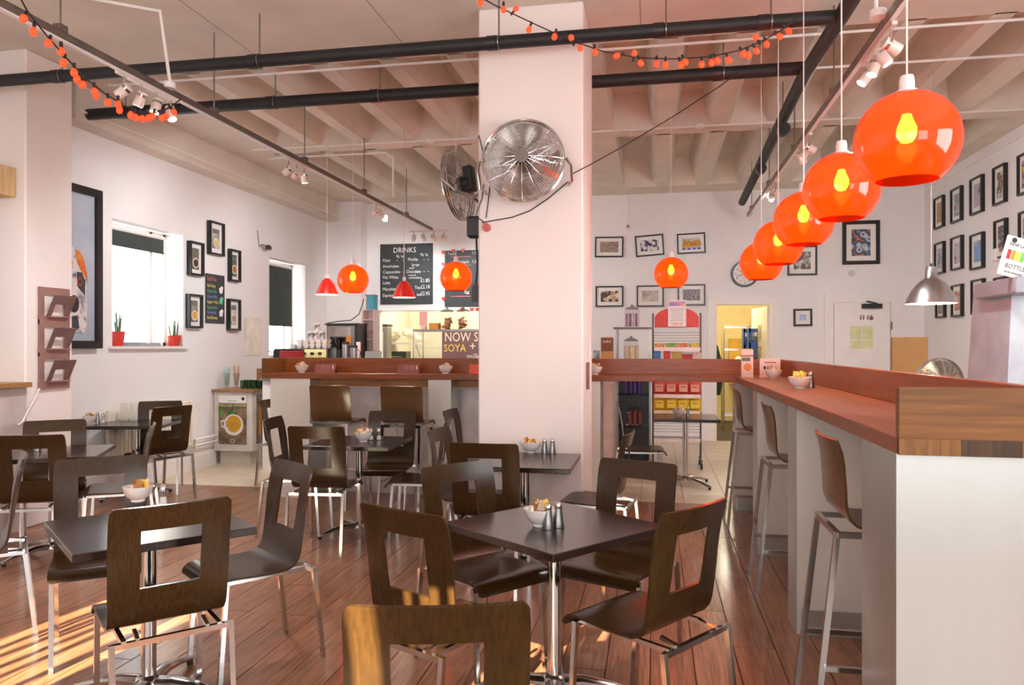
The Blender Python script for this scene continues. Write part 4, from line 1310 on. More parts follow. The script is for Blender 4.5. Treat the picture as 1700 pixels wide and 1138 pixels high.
for u in (.31, .42, .82, .9):
    for v in (.285, .48): cl('--', u, v, .06)
ck2, bw2, bh2 = chalkboard(739, 415, 812, 513, 'slate food menu board with red hearts partly hidden by the column', 'food_chalkboard')
for s_, u, v, m_ in (('Toast', .06, .08, CHALK), ('Crumpet', .25, .22, CHALK), ('1.00', .62, .07, CHALK), ('1.20  3', .62, .22, CHALK), ('Egg', .45, .74, CHALK)): cl(s_, u, v, .075, ck2, m_, bw2, bh2)
for v in (.11, .26, .79): 
    MB().box(-.1, -.0115, (.5 - v) * bh2, .34, .002, .012).build('chalk_rule', CHALKP, ck2)
hm_ = MB().prism([(0, -.035), (.035, .005), (.028, .03), (.01, .032), (0, .02), (-.01, .032), (-.028, .03), (-.035, .005)], -.02, 0).mesh('heart', REDP)
for (u, v) in ((-.03, .03), (.2, .01), (.42, .01), (-.02, .24), (-.02, .83), (.4, 1.02), (.62, 1.02), (.75, 1.02)):
    link('heart', hm_, ck2, ((u - .5) * bw2, -.008, (.5 - v) * bh2))
# ---- clock
p = PY(1236, 455, YB)
ckk = thing('wall_clock', 'round black wall clock half hidden behind the globe lamps', 'clock', (p.x, YB - .002, p.z))
MB().cyl(.21, 0, .04, 36, TR(0, 0, 0, PI / 2)).build('rim', BLACKF, ckk, True)
MB().cyl(.175, .04, .043, 36, TR(0, 0, 0, PI / 2)).build('dial', PAPER, ckk)
for h_ in range(1, 13):
    a_ = R(90 - 30 * h_)
    text(str(h_), .05, BLACKP, ckk, (.138 * math.cos(a_), -.0445, .138 * math.sin(a_) - .017), align='CENTER', name='numeral')
for ln_, a_ in ((.1, R(150)), (.13, R(200))):
    MB().bar((0, -.046, 0), (ln_ * math.cos(a_), -.046, ln_ * math.sin(a_)), .009).build('hand', BLACKP, ckk)
# ---- small wall fixtures
p = PY(1043, 377, YB)
ws = thing('wall_sounder', 'round white alarm sounder on a white cable above the small pictures', 'alarm', (p.x, YB, p.z))
MB().cyl(.055, 0, .05, 20, TR(0, 0, 0, PI / 2)).build('body', WHITEP, ws, True)
MB().cyl(.03, .05, .055, 16, TR(0, 0, 0, PI / 2)).build('grille', GREYP, ws)
MB().tube([(0, -.015, .05), (.01, -.015, .3), (0, -.015, .55)], .008, 6).build('cable', TRIM, ws)
p = PX(1658, 423, XR)
tag(MB().box(XR - .03, p.y, p.z - .4 * 0, .06, .14, .14, bev=.01).build('wall_sensor', WHITEP), 'small white sensor box between prints on the right wall', 'sensor')
p = PX(430, 409, XL)
cm = thing('wall_camera', 'small dark security camera on the left wall between the windows', 'camera', (XL, p.y, p.z))
MB().tube([(0, 0, 0), (.06, 0, .02), (.1, .03, .0)], .01, 6).build('arm', STEELD, cm)
MB().box(.12, .06, -.01, .06, .14, .06, M=TR(0, 0, 0, 0, 0, .3), bev=.008).build('body', BLACKP, cm)
MB().tube([(0, 0, 0), (.01, -.04, .1), (.005, -.05, .22)], .004, 6).build('cable', BLACKP, cm)
p = PX(420, 555, XL)
tag(MB().bb(XL, XL + .012, p.y - .22, p.y + .22, p.z - .3, p.z + .22, bev=.004).build('wall_notice', mat('milky_sheet', (232, 224, 214), .25)), 'pale plastic notice holder on the left wall beside the farther window', 'notice')
p = PY(538, 436, YB - .25)
tag(MB().box(p.x, YB - .27, p.z, .09, .04, .12, bev=.006).build('wall_detector', WHITEP), 'small cream detector in the back left corner', 'detector')
p = PY(1414, 454, YB)
tag(MB().cyl(.05, 0, .02, 18, TR(p.x, YB, p.z, PI / 2)).build('wall_vent_disc', mat('pale_grey', (206, 198, 194), .6)), 'pale round disc on the back wall under the eye print', 'vent')
p = PX(1604, 300, XR)
tag(MB().bb(XR - .015, XR, 6.15, YB, 3.82, 3.85).build('picture_rail', TRIM), 'thin white rail running along the top of the right wall', 'rail')

# ================================================================== THINGS ON TABLES AND BAR
def make_bowl():
    prof = [(.001, .004), (.03, .0), (.033, .006), (.03, .01), (.05, .025), (.064, .05), (.07, .075), (.067, .076), (.06, .05), (.045, .024), (.001, .014)]
    return MB().lathe(prof, 28).mesh('sachet_bowl', PORC, True, 50)
bowl_m = make_bowl()
SACM = [mat('sachet_yellow', (240, 196, 50), .5), mat('sachet_brown', (176, 116, 60), .5), mat('sachet_white', (240, 224, 218), .5), mat('sachet_orange', (232, 150, 60), .5)]
sac_me = []
for m_ in SACM:
    sac_me.append(MB().add([(-.016, 0, -.03), (.016, 0, -.03), (.016, 0, .03), (-.016, 0, .03), (0, -.006, 0), (0, .006, 0)],
                           [(0, 1, 4), (1, 2, 4), (2, 3, 4), (3, 0, 4), (1, 0, 5), (2, 1, 5), (3, 2, 5), (0, 3, 5)]).mesh('sachet', m_))
def bowl(p, where, n=14, single=True, sc_=1.0, tip=0.0):
    o = link('sachet_bowl', bowl_m, None, p, (0, tip, 0))
    o.scale = (sc_,) * 3
    tag(o, 'white china bowl of sachets ' + where, 'bowl', 'white bowls of sachets')
    rnd = random.Random(sum(map(ord, where)))
    if single:
        for k in range(n):
            a = rnd.uniform(0, 2 * PI)
            r_ = rnd.uniform(.0, .042) * sc_
            ci = rnd.choice((0, 0, 1, 1, 2, 2, 3))
            q = link('sachet', sac_me[ci], None, (p[0] + r_ * math.cos(a), p[1] + r_ * math.sin(a), p[2] + rnd.uniform(.062, .085) * sc_), (rnd.uniform(-.7, .7), rnd.uniform(-.7, .7), rnd.uniform(0, PI)))
            tag(q, ('yellow', 'brown', 'white', 'orange')[ci] + ' sachet in the bowl ' + where, 'sachet', 'sachets in the bowl ' + where)
    else:
        mb = MB()
        for k in range(16):
            a = rnd.uniform(0, 2 * PI)
            r_ = rnd.uniform(.0, .045) * sc_
            mb.box(0, 0, 0, .03, .01, .05, TR(p[0] + r_ * math.cos(a), p[1] + r_ * math.sin(a), p[2] + rnd.uniform(.06, .085) * sc_, rnd.uniform(-.7, .7), rnd.uniform(-.7, .7), rnd.uniform(0, PI)))
        tag(mb.build('sachets', art('sachet_mix_' + where[:12], [(.38, (240, 200, 60)), (.5, (232, 214, 206)), (.6, (180, 110, 60))], 40)), 'heap of yellow and white sachets in the bowl ' + where, 'sachets', None, 'stuff')
def make_shaker(glassy):
    s_ = link('shaker', None)
    if glassy:
        MB().lathe([(.001, 0), (.02, .0), (.021, .006), (.016, .05), (.014, .068)], 16).build('glass_body', CLEAR, s_, True)
        MB().lathe([(.001, .003), (.017, .004), (.014, .035), (.001, .036)], 14).build('salt', PAPER, s_, True)
        MB().lathe([(.0155, .066), (.016, .075), (.013, .09), (.006, .098), (.001, .099)], 16).build('cap', CHROME, s_, True)
    else:
        MB().lathe([(.001, 0), (.024, .0), (.025, .004), (.021, .03), (.0155, .072), (.0145, .082)], 20).build('steel_body', STEELD, s_, True)
        MB().lathe([(.0145, .08), (.016, .086), (.016, .094), (.011, .105), (.003, .109), (.001, .109)], 16).build('cap', CHROME, s_, True)
    return s_
shk = {}
def shaker(p, label, glassy=False):
    if glassy not in shk:
        shk[glassy] = make_shaker(glassy); o = shk[glassy]
    else:
        o = copy_tree(shk[glassy])
    o.location = p
    tag(o, label, 'shaker', 'salt and pepper shakers')
TT = .7405
bowl(PZ(897, 874, TT), 'on the front right table')
shaker(PZ(910, 879, TT), 'left steel shaker of the pair on the front right table')
shaker(PZ(927, 876, TT), 'right steel shaker of the pair on the front right table')
bowl(PZ(229, 833, TT), 'on the front left table')
shaker(PZ(271, 838, TT), 'glass salt shaker on the front left table', True)
bowl(PZ(881, 752, TT), 'on the table against the column')
shaker(PZ(904, 754, TT), 'left steel shaker on the table against the column')
shaker(PZ(917, 754, TT), 'right steel shaker on the table against the column')
bowl(PZ(603, 734, TT), 'on the middle table')
shaker(PZ(616, 731, TT), 'left glass shaker on the middle table', True)
shaker(PZ(629, 731, TT), 'right glass salt shaker on the middle table', True)
shaker(PZ(62, 750, TT), 'steel shaker on the table by the left pilaster, seen through a chair back')
bowl(PZ(150, 703, TT), 'on the table by the radiator', 8, False)
shaker(PZ(162, 703, TT), 'left steel shaker on the table by the radiator')
shaker(PZ(171, 703, TT), 'right glass shaker on the table by the radiator', True)
bowl(PZ(1127, 692, TT), 'on the small table under the bar', 8, False)
shaker(PZ(1142, 692, TT), 'steel shaker on the small table under the bar')
BT = BZ1 + .0005
def on_bar(px, Y): return Vector((PY(px, 600, Y).x, Y, BT))
bowl(on_bar(501, 7.12), 'tipped at the left end of the back bar', 8, False, 1.0)
bowl(on_bar(740, 7.12), 'on the back bar left of the column', 8, False)
bowl(on_bar(988, 7.12), 'on the back bar just right of the column', 8, False)
bowl(Vector((.96, 6.45, BT)), 'at the far corner of the bar beside the tea cards', 8, False)
bowl(Vector((.90, 5.0, BT)), 'on the right bar arm in front of the rail', 12)
shaker(Vector((.99, 5.12, BT)), 'steel shaker behind the bowl on the right bar arm')
def tent_card(p, wd, ht, label, m_, lines=()):
    o = thing('tent_card', label, 'menu card', p, 0, 'menu cards on the bar')
    MB().add([(-wd / 2, -.03, 0), (wd / 2, -.03, 0), (wd / 2, 0, ht), (-wd / 2, 0, ht), (-wd / 2, .03, 0), (wd / 2, .03, 0), (-wd / 2, -.028, 0), (wd / 2, -.028, 0), (wd / 2, 0, ht - .004), (-wd / 2, 0, ht - .004), (-wd / 2, .028, 0), (wd / 2, .028, 0)],
             [(0, 1, 2, 3), (5, 4, 3, 2), (7, 6, 9, 8), (10, 11, 8, 9), (0, 3, 9, 6), (3, 4, 10, 9), (1, 7, 8, 2), (2, 8, 11, 5)]).build('card', m_, o)
    a_ = math.atan2(.03, ht)
    for (x_, z_, w_, h_, mm_) in lines:
        MB().box(x_, -.03 + z_ * .03 / ht - .0015, z_, w_, .0015, h_, None).build('printed_panel', mm_, o)
    return o
BRC = mat('brown_card', (146, 82, 70), .5)
BRL = mat('card_panel', (176, 112, 100), .5)
for px, lab in ((541, 'brown tent menu card at the left of the back bar'), (679, 'brown tent menu card in the middle of the back bar')):
    tent_card(on_bar(px, 7.15), .22, .09, lab, BRC, ((-.02, .045, .04, .06, BRL), (.03, .045, .04, .06, BRL), (.085, .045, .012, .06, PAPER)))
tent_card(on_bar(796, 7.15), .2, .09, 'orange-red tent card on the back bar at the column edge', mat('orange_card', (226, 90, 66), .5))
for (p, w_, h_, lab, pink) in ((Vector((.79, 6.78, BT)), .1, .24, 'tall upright card with a tea cup picture at the bar corner', True), (Vector((.97, 6.72, BT)), .17, .165, 'upright pale card with printed cups at the bar corner', False)):
    o = thing('upright_card', lab, 'menu card', p, R(4), 'menu cards on the bar')
    MB().box(0, 0, h_ / 2, w_, .012, h_).build('card', mat('pale_pink_card', (238, 206, 196), .5), o)
    if pink:
        MB().cyl(.042, 0, .003, 20, TR(.002, -.006, .085, PI / 2)).build('cup_print', PORC, o)
        MB().cyl(.034, 0, .003, 20, TR(.002, -.008, .088, PI / 2)).build('tea_print', mat('tea_orange', (226, 130, 40), .4), o)
        MB().box(-.01, -.0065, .155, .07, .002, .03).build('leaf_print', LEAF, o)
        MB().box(0, -.0065, .185, w_, .002, .014).build('title_band', mat('card_band', (170, 106, 96), .5), o)
    else:
        for k, x_ in enumerate((-.045, -.015, .02)): MB().box(x_, -.0065, .085, .02, .002, .026).build('cup_print', BRC if k else BLACKP, o)
        MB().box(0, -.0065, .13, .1, .002, .008).build('text_line', BRC, o)

# ================================================================== SERVICE AREA BEHIND THE BAR
SZ = 1.12
svx0, svx1 = PY(447, 600, 8.6).x, PY(802, 600, 8.6).x
sv = thing('service_counter', 'steel service counter hidden behind the bar carrying the coffee machines', 'counter', (0, 0, 0))
MB().bb(svx0, svx1, 8.35, 9.0, SZ - .04, SZ, bev=.003).build('worktop', STEELD, sv)
MB().bb(svx0 + .02, svx1 - .02, 8.4, 8.98, 0, SZ - .04).build('body', TRIM, sv)
def at8(px, py=600, Y=8.65): return PY(px, py, Y)
# red coffee grinder box
p = at8(490)
e = thing('red_coffee_machine', 'dark red and black coffee machine at the left end of the service counter', 'coffee machine', (p.x, 8.65, SZ))
MB().box(0, 0, .17, .42, .36, .34, bev=.02).build('body', mat('black_gloss', (22, 24, 30), .15), e)
MB().box(.05, -.19, .265, .33, .03, .12, bev=.014).build('red_panel', mat('dark_red_gloss', (140, 30, 34), .15, coat=.5), e)
MB().box(0, 0, .345, .4, .34, .012).build('cup_tray', STEELD, e)
# white cups on top
cupm = MB().lathe([(.001, 0), (.022, 0), (.036, .03), (.04, .055), (.037, .055), (.03, .02), (.001, .01)], 16).mesh('coffee_cup', PORC, True)
k_ = 0
for i_ in range(6):
    for j_ in range(2):
        for l_ in range(2 if i_ > 0 else 1):
            q = link('coffee_cup', cupm, None, (PY(488 + i_ * 10.5, 600, 8.6).x, 8.58 + j_ * .1, SZ + .351 + l_ * .056), (0, 0, i_))
            tag(q, 'white upturned coffee cup in the crowd on top of the coffee machines', 'coffee cup', 'white cups on the coffee machines')
p = at8(529)
e = thing('espresso_machine', 'cream and black espresso machine under the stacked white cups', 'espresso machine', (p.x, 8.68, SZ))
MB().box(0, 0, .175, .36, .36, .35, bev=.012).build('body', STEELD, e)
MB().box(.02, -.185, .29, .3, .02, .1, bev=.004).build('control_panel', mat('cream_panel', (226, 214, 150), .4), e)
for x_ in (-.1, .0, .1): MB().cyl(.018, 0, .04, 12, TR(x_, -.19, .29, PI / 2)).build('knob', BLACKP, e)
for x_ in (-.12, .12): MB().tube([(x_, -.2, .22), (x_, -.3, .215)], .014, 8).build('portafilter', BLACKP, e)
# patterned jars
jarm = MB().cyl(.035, 0, .085, 16).mesh('jar_body', art('jar_pattern', [(.4, (40, 40, 42)), (.55, (226, 222, 216))], 22), True)
for px, up in ((516, 0), (524, 0), (535, 0), (527, 1)):
    o = thing('patterned_tin', ['black and white tin on the machine top, leftmost of the stack', 'black and white tin on the machine top, second in the row', 'black and white tin on the machine top, right of the row', 'single black and white tin standing on the others'][[516, 524, 535, 527].index(px)], 'tin', (PY(px, 600, 8.74).x, 8.74, SZ + .465 + up * .1005), 0, 'patterned tins')
    link('tin_body', jarm, o)
    MB().cyl(.036, .085, .1, 16).build('lid', PORC, o, True)
tag(MB().bb(PY(511, 600, 8.74).x, PY(541, 600, 8.74).x, 8.66, 8.82, SZ + .452, SZ + .464).build('tin_tray', STEELD), 'thin tray holding the patterned tins above the cups', 'tray')
# black framed mirror-like machine
p = at8(564)
e = thing('bean_grinder', 'black boxy machine with mirrored front next to the tins', 'machine', (p.x, 8.85, SZ))
MB().box(0, 0, .32, .4, .3, .64, bev=.01).build('body', STEELD, e)
MB().box(0, 0, .65, .44, .3, .02).build('top', BLACKP, e)
MB().box(.2, -.02, .34, .04, .3, .6).build('side', BLACKP, e)
MB().box(-.03, -.153, .56, .3, .006, .11).build('mirror_panel', CHROME, e)
MB().box(-.07, -.154, .43, .15, .008, .13).build('dark_window', mat('dark_hopper', (44, 42, 30), .2), e)
MB().lathe([(.001, .34), (.03, .34), (.075, .47), (.075, .49), (.001, .49)], 16, TR(.0, -.22, 0)).build('hopper', glass('smoky_hopper', (120, 116, 96), .8, .4), e, True)
MB().cyl(.03, .2, .34, 14, TR(.0, -.22, 0)).build('grinder_neck', BLACKP, e, True)
MB().bb(.07, .13, -.17, -.15, .4, .5).build('badge', mat('amber_badge', (190, 130, 60), .5), e)
for px, hh, lab in ((574, .40, 'tall steel canister in front of the boxy black machine'), (588, .36, 'shorter steel flask right of the tall canister')):
    o = thing('steel_canister', lab, 'canister', (PY(px, 600, 8.5).x, 8.5, SZ))
    MB().cyl(.045, 0, hh, 20).build('body', STEELD, o, True)
    MB().cyl(.047, hh, hh + .03, 20).build('lid', BLACKP, o, True)
    MB().tube([(.045, 0, hh - .02), (.08, 0, hh - .05), (.045, 0, .08)], .008, 6).build('handle', BLACKP, o, True)
tag(MB().tube([PY(543, 537, 8.8), PY(560, 534, 8.8), PY(583, 532, 8.8), PY(596, 522, 8.85), PY(602, 505, 8.95), PY(605, 492, 9.0)], .006, 6).build('black_lead', BLACKP, None, True), 'black lead rising from the machines to the blue box', 'cable')
p = at8(603)
tag(MB().box(p.x, 8.5, SZ + .23, .055, .012, .4, bev=.003).box(p.x, 8.5, SZ + .012, .08, .06, .024).build('price_sign', mat('pink_sign', (240, 206, 210), .5)), 'small pink handwritten price sign on the service counter', 'sign')
p = at8(628)
e = thing('cash_register', 'black card till on the service counter below the kitchen hatch', 'till', (p.x, 8.5, SZ))
MB().box(0, 0, .12, .32, .26, .24, bev=.01).build('body', BLACKP, e)
MB().box(-.02, -.02, .27, .2, .03, .1, M=TR(0, 0, 0, -.2), bev=.004).build('screen', GREYP, e)
# white shelf column with blue box
s0, s1_ = PY(602, 600, 9.0), PY(620, 600, 9.0)
e = thing('shelf_tower', 'narrow white shelf tower left of the kitchen hatch', 'shelf', ((s0.x + s1_.x) / 2, 9.1, 0))
wd_ = s1_.x - s0.x
zt = PY(610, 514, 9.0).z
for s_ in (-1, 1): MB().box(s_ * wd_ / 2, 0, zt / 2, .012, .2, zt).build('upright', TRIM, e)
MB().box(0, .1, zt / 2, wd_, .01, zt).build('back', TRIM, e)
for k in range(5): MB().box(0, 0, zt - .006 - k * .125, wd_, .2, .012).build('shelf', TRIM, e)
pbx = PY(613, 502, 9.05)
o = thing('blue_box', 'turquoise and white carton on top of the white shelf tower', 'box', (pbx.x, 9.05, zt))
MB().box(.02, 0, .085, .13, .14, .17).build('carton', mat('turquoise_card', (60, 176, 200), .5), o)
MB().box(-.03, -.072, .085, .035, .004, .17).build('white_band', PAPER, o)
MB().box(.03, 0, .178, .12, .13, .015).build('lid_flap', GREYP, o)
# glass display cabinet with chalk sign and cookie jars
c0, c1 = PY(688, 600, 8.6), PY(800, 600, 8.6)
ct = PY(740, 547, 8.6).z
e = thing('display_cabinet', 'glass food display cabinet on the counter left of the column', 'display cabinet', ((c0.x + c1.x) / 2, 8.75, SZ))
cwid = c1.x - c0.x
chg = ct - SZ
MB().box(0, 0, chg - .012, cwid, .4, .024).build('top_plate', STEELD, e)
for s_ in (-1, 1):
    MB().box(s_ * cwid / 2, -.19, chg / 2, .012, .012, chg).build('corner_post', CHROME, e)
    MB().box(s_ * cwid / 2, .19, chg / 2, .012, .012, chg).build('corner_post', CHROME, e)
MB().box(-cwid / 2 + .12, -.19, chg / 2, .01, .01, chg).build('mullion', CHROME, e)
for zz in (chg * .33, chg * .62): MB().box(0, 0, zz, cwid - .02, .37, .008).build('glass_shelf', CLEAR, e)
MB().box(0, -.195, chg / 2, cwid, .004, chg - .03).build('front_pane', CLEAR, e)
MB().box(0, 0, .01, cwid, .4, .02).build('base', TRIM, e)
sgx = PY(768, 600, 8.54)
sg_ = thing('soya_sign', 'dark chalk sign reading NOW S and SOYA on the display cabinet', 'sign', (sgx.x, 8.545, SZ + .03))
MB().box(0, 0, (chg - .06) / 2, .5, .008, chg - .06).build('board', mat('mauve_slate', (112, 88, 88), .6), sg_)
text('NOW S', .155, CHALK, sg_, (-.22, -.0055, (chg - .06) * .78), sx=.78)
text('SOYA', .125, CHALKY, sg_, (-.23, -.0055, (chg - .06) * .55), sx=.85)
text('+', .14, CHALK, sg_, (.08, -.0055, (chg - .06) * .58))
text('milk', .1, CHALK, sg_, (.05, -.0055, (chg - .06) * .38), sx=.9)
COOK = mat('cookie_brown', (198, 138, 88), .8, var=.2, scale=30)
def jar(p, r_, h_, label, fill='cookies', group='glass jars'):
    o = thing('glass_jar', label, 'jar', p, 0, group)
    MB().lathe([(.001, .003), (r_ * .95, .0), (r_, .01), (r_, h_ * .72), (r_ * .9, h_ * .8)], 22).build('glass', CLEAR, o, True)
    MB().lathe([(r_ * .92, h_ * .8), (r_ * .95, h_ * .84), (r_ * .5, h_ * .92), (r_ * .18, h_ * .94), (r_ * .2, h_ * 1.0), (.001, h_ * 1.02)], 22).build('lid', glass('frosty_lid', (226, 230, 228), .8, .5), o, True)
    rnd = random.Random(sum(map(ord, label)))
    if fill == 'cookies':
        for k in range(9):
            MB().cyl(r_ * .5, -.006, .006, 12, TR(rnd.uniform(-.3, .3) * r_, rnd.uniform(-.3, .3) * r_, .02 + k * h_ * .05, rnd.uniform(-.5, .5), rnd.uniform(-.5, .5))).build('cookie', COOK, o)
    else:
        m1, m2 = fill
        for k in range(10):
            a_ = 2 * PI * k / 10
            MB().box(r_ * .72 * math.cos(a_), r_ * .72 * math.sin(a_), h_ * .33, .022, .022, h_ * .58, bev=.004).build('bar_wrapper', m1 if k % 2 else m2, o)
jar(Vector((PY(742, 600, 8.7).x, 8.7, ct + .001)), .085, .26, 'glass cookie jar on the display cabinet, left of two')
jar(Vector((PY(769, 600, 8.7).x, 8.7, ct + .001)), .085, .26, 'glass cookie jar on the display cabinet, right of two')
p = PY(704, 535, 8.75)
tag(MB().box(p.x, 8.72, ct + .13, .095, .008, .17).box(p.x, 8.75, ct + .02, .06, .05, .04).build('pink_notice', mat('pink_notice', (232, 190, 186), .5)), 'pink notice card standing on the display cabinet', 'notice')
tag(MB().box(PY(722, 600, 8.8).x, 8.8, ct + .04, .12, .1, .08, TR(0, 0, 0)).build('yellow_carton', mat('yellow_carton', (226, 176, 70), .6)), 'small yellow carton between the notice and the cookie jars', 'carton')
# kitchen bits through the hatch
kx = PY(633, 560, YB + 1.0)
ks_ = thing('kitchen_urn', 'steel boiler with paper tags standing in the kitchen hatch', 'boiler', (PY(635, 560, YB + .6).x, YB + .6, 1.0))
MB().box(0, 0, .42, .26, .26, .84, bev=.01).build('body', STEELD, ks_)
MB().box(.03, -.135, .5, .07, .006, .5).build('paper_tag', PAPER, ks_)
MB().box(0, 0, .87, .28, .28, .04).build('lid', BLACKP, ks_)
rk = thing('plate_shelf', 'kitchen wall shelf piled with pale cloths seen through the hatch', 'shelf', (PY(668, 560, YB + 1.4).x, YB + 1.4, 1.55))
MB().box(0, 0, 0, .7, .3, .03).build('board', TRIM, rk)
for k in range(9):
    rnd = random.Random(k)
    MB().lathe([(.001, -.06), (.08, -.045), (.1, 0), (.07, .05), (.001, .07)], 8, TR(rnd.uniform(-.28, .28), rnd.uniform(-.08, .08), .1 + rnd.uniform(0, .14), rnd.uniform(-.5, .5), rnd.uniform(-.5, .5))).build('folded_cloth', mat('pale_cloth', (238, 226, 200), .9, var=.1), rk, True)
for s_ in (-.3, .3): MB().tube([(s_, -.1, -.01), (s_, .15, -.25)], .008, 6).build('bracket', STEELD, rk)
ov = thing('kitchen_oven', 'dark kitchen appliance below the shelf of cloths', 'oven', (PY(664, 560, YB + 1.5).x, YB + 1.5, 1.0))
MB().box(0, 0, .2, .34, .3, .4, bev=.01).build('body', mat('dark_green_black', (36, 44, 38), .3), ov)
for zz in (.1, .2, .3): MB().tube([(-.15, -.17, zz), (.15, -.17, zz)], .008, 6).build('rack_bar', CHROME, ov)
tag(MB().bb(hx0 - .2, hx1 + .2, YB + .21, YB + 2.1, .94, 1.0).bb(hx0 - .2, hx1 + .2, YB + .3, YB + 2.1, 0, .94).build('kitchen_worktop', STEELD), 'steel kitchen worktop behind the hatch', 'worktop')

# ---- right of the column: rack with crisps, glass shelf unit, snack boxes
rx0, rx1, RYY = PY(1084, 600, 9.6).x, PY(1163, 600, 9.6).x, 9.6
rk = thing('snack_rack', 'wire display rack on castors with red arched header and crisps', 'display rack', ((rx0 + rx1) / 2, RYY, 0))
rw = rx1 - rx0
RZT = PY(1120, 520, RYY).z
for s_ in (-1, 1):
    MB().bar((s_ * rw / 2, 0, .1), (s_ * rw / 2, 0, RZT), .022).build('upright', mat('dark_wire', (84, 74, 68), .4, .6), rk)
    MB().bar((s_ * rw / 2, -.22, .1), (s_ * rw / 2, .2, .1), .022).build('base_rail', MATS['dark_wire'], rk)
    for yy in (-.2, .18):
        MB().cyl(.04, -.012, .012, 14, TR(s_ * rw / 2, yy, .04, 0, PI / 2)).build('castor', BLACKP, rk, True)
hz0 = PY(1120, 544, RYY).z
arch = [(-rw / 2 + .02, hz0), (rw / 2 - .02, hz0)] + [(rw / 2 * .96 * math.cos(R(a_)), RZT - .09 + .16 * math.sin(R(a_))) for a_ in range(15, 170, 15)]
MB().prism(arch, -.01, .01).build('header', mat('red_header', (206, 66, 56), .5), rk)
SHP = [(579, 'bars'), (600, 'boxes'), (657, 'redcrisps'), (684, 'yellow'), (730, 'empty')]
CRM = {'redcrisps': mat('red_crisp_bag', (206, 70, 56), .35), 'yellow': mat('yellow_crisp_bag', (226, 186, 40), .35)}
bagm = {}
for key, m_ in CRM.items():
    P, N = [], []
    for i_ in range(6):
        row, nr = [], []
        for j_ in range(6):
            u, v = i_ / 5, j_ / 5
            pf_ = .035 * math.sin(PI * min(max(u, .0), 1)) * math.sin(PI * v)
            row.append(Vector(((v - .5) * .145, -pf_, u * .19)))
            nr.append(Vector((0, -1, 0)))
        P.append(row); N.append(nr)
    bagm[key] = MB().sheet(P, N, .004).mesh('crisp_bag', m_, True)
palelab = mat('bag_label', (238, 170, 150), .5)
yl = mat('bag_label_yellow', (240, 206, 70), .5)
for ypx, kind in SHP:
    z_ = PY(1120, ypx, RYY - .2).z
    sh = MB().box(0, -.05, z_, rw - .02, .32, .008).build('shelf', STEELD, rk)
    MB().box(0, -.215, z_ - .008, rw - .03, .008, .045).build('price_strip', mat('pink_white_strip', (242, 222, 216), .5), rk)
    for k in range(5): MB().bar((-rw / 2, .1, z_ + .06 + k * .035), (rw / 2, .1, z_ + .06 + k * .035), .004).build('rear_wire', MATS['dark_wire'], rk)
    wx = (rx0 + rx1) / 2
    if kind in bagm:
        for r_ in range(2):
            for k in range(4):
                o = thing('crisp_bag', ('red' if kind == 'redcrisps' else 'yellow') + ' crisp bag on the snack rack, ' + ('front' if r_ == 0 else 'back') + ' row, ' + ('leftmost', 'second from left', 'third from left', 'rightmost')[k], 'crisp bag', (wx + (k - 1.5) * .142, RYY - .16 + r_ * .11, z_ + .005 + r_ * .02), R(random.uniform(-8, 8)), ('red' if kind == 'redcrisps' else 'yellow') + ' crisp bags on the rack')
                link('bag', bagm[kind], o)
                MB().box(0, -.037, .085, .1, .003, .09).build('bag_label', palelab if kind == 'redcrisps' else yl, o)
                if r_ == 0: text('PIPERS', .024, BLACKP, o, (0, -.0395, .09), align='CENTER')
    elif kind == 'bars':
        for k in range(4):
            o = tag(MB().box(wx + (k - 1.5) * .14, RYY - .1, z_ + .035, .12, .16, .06, bev=.004).build('snack_tray', mat('snack_%d' % k, [(196, 150, 70), (120, 160, 70), (190, 120, 70), (200, 170, 60)][k], .5, var=.3, scale=40)), ('amber', 'green', 'orange brown', 'yellow')[k] + ' tray of snack bars on the upper shelf of the snack rack', 'snack tray', 'trays of snack bars')
    elif kind == 'boxes':
        for k, (w_, c_, h_) in enumerate(((.1, (70, 120, 190), .13), (.09, (206, 60, 50), .13), (.14, (196, 166, 80), .11), (.14, (190, 40, 46), .08), (.12, (226, 190, 176), .1))):
            tag(MB().box(wx - .24 + k * .12, RYY - .12 + .012 * k, z_ + .005 + h_ / 2, w_ * .9, .12, h_, bev=.003).build('snack_carton', mat('carton_%d' % k, c_, .5, var=.15, scale=30)), ('blue', 'bright red', 'straw-coloured', 'deep red', 'pale pink')[k] + ' snack carton on the rack shelf level with the bar rail', 'carton', 'snack cartons on the rack')
np_ = thing('pinned_notice', 'printed notice sheet in front of the red rack header', 'notice', (PY(1124, 524, RYY - .02).x, RYY - .02, hz0 + .01))
nh = PY(1120, 500, RYY).z - hz0
MB().box(0, 0, nh / 2, .22, .004, nh).build('sheet', PAPER, np_)
MB().box(0, -.003, nh * .86, .2, .002, nh * .16).build('picture_strip', art('sunset_strip', [(.35, (90, 90, 170)), (.5, (170, 100, 150)), (.65, (230, 140, 90))], 10), np_)
for k in range(7): MB().box(0, -.003, nh * (.66 - k * .07), .17 - .02 * (k % 3), .002, .005).build('text_line', mat('print_grey', (150, 120, 124), .7), np_)
MB().box(0, -.003, nh * .1, .14, .002, .03).build('food_print', art('food_strip', [(.4, (200, 80, 50)), (.55, (236, 200, 190)), (.65, (120, 60, 50))], 30), np_)
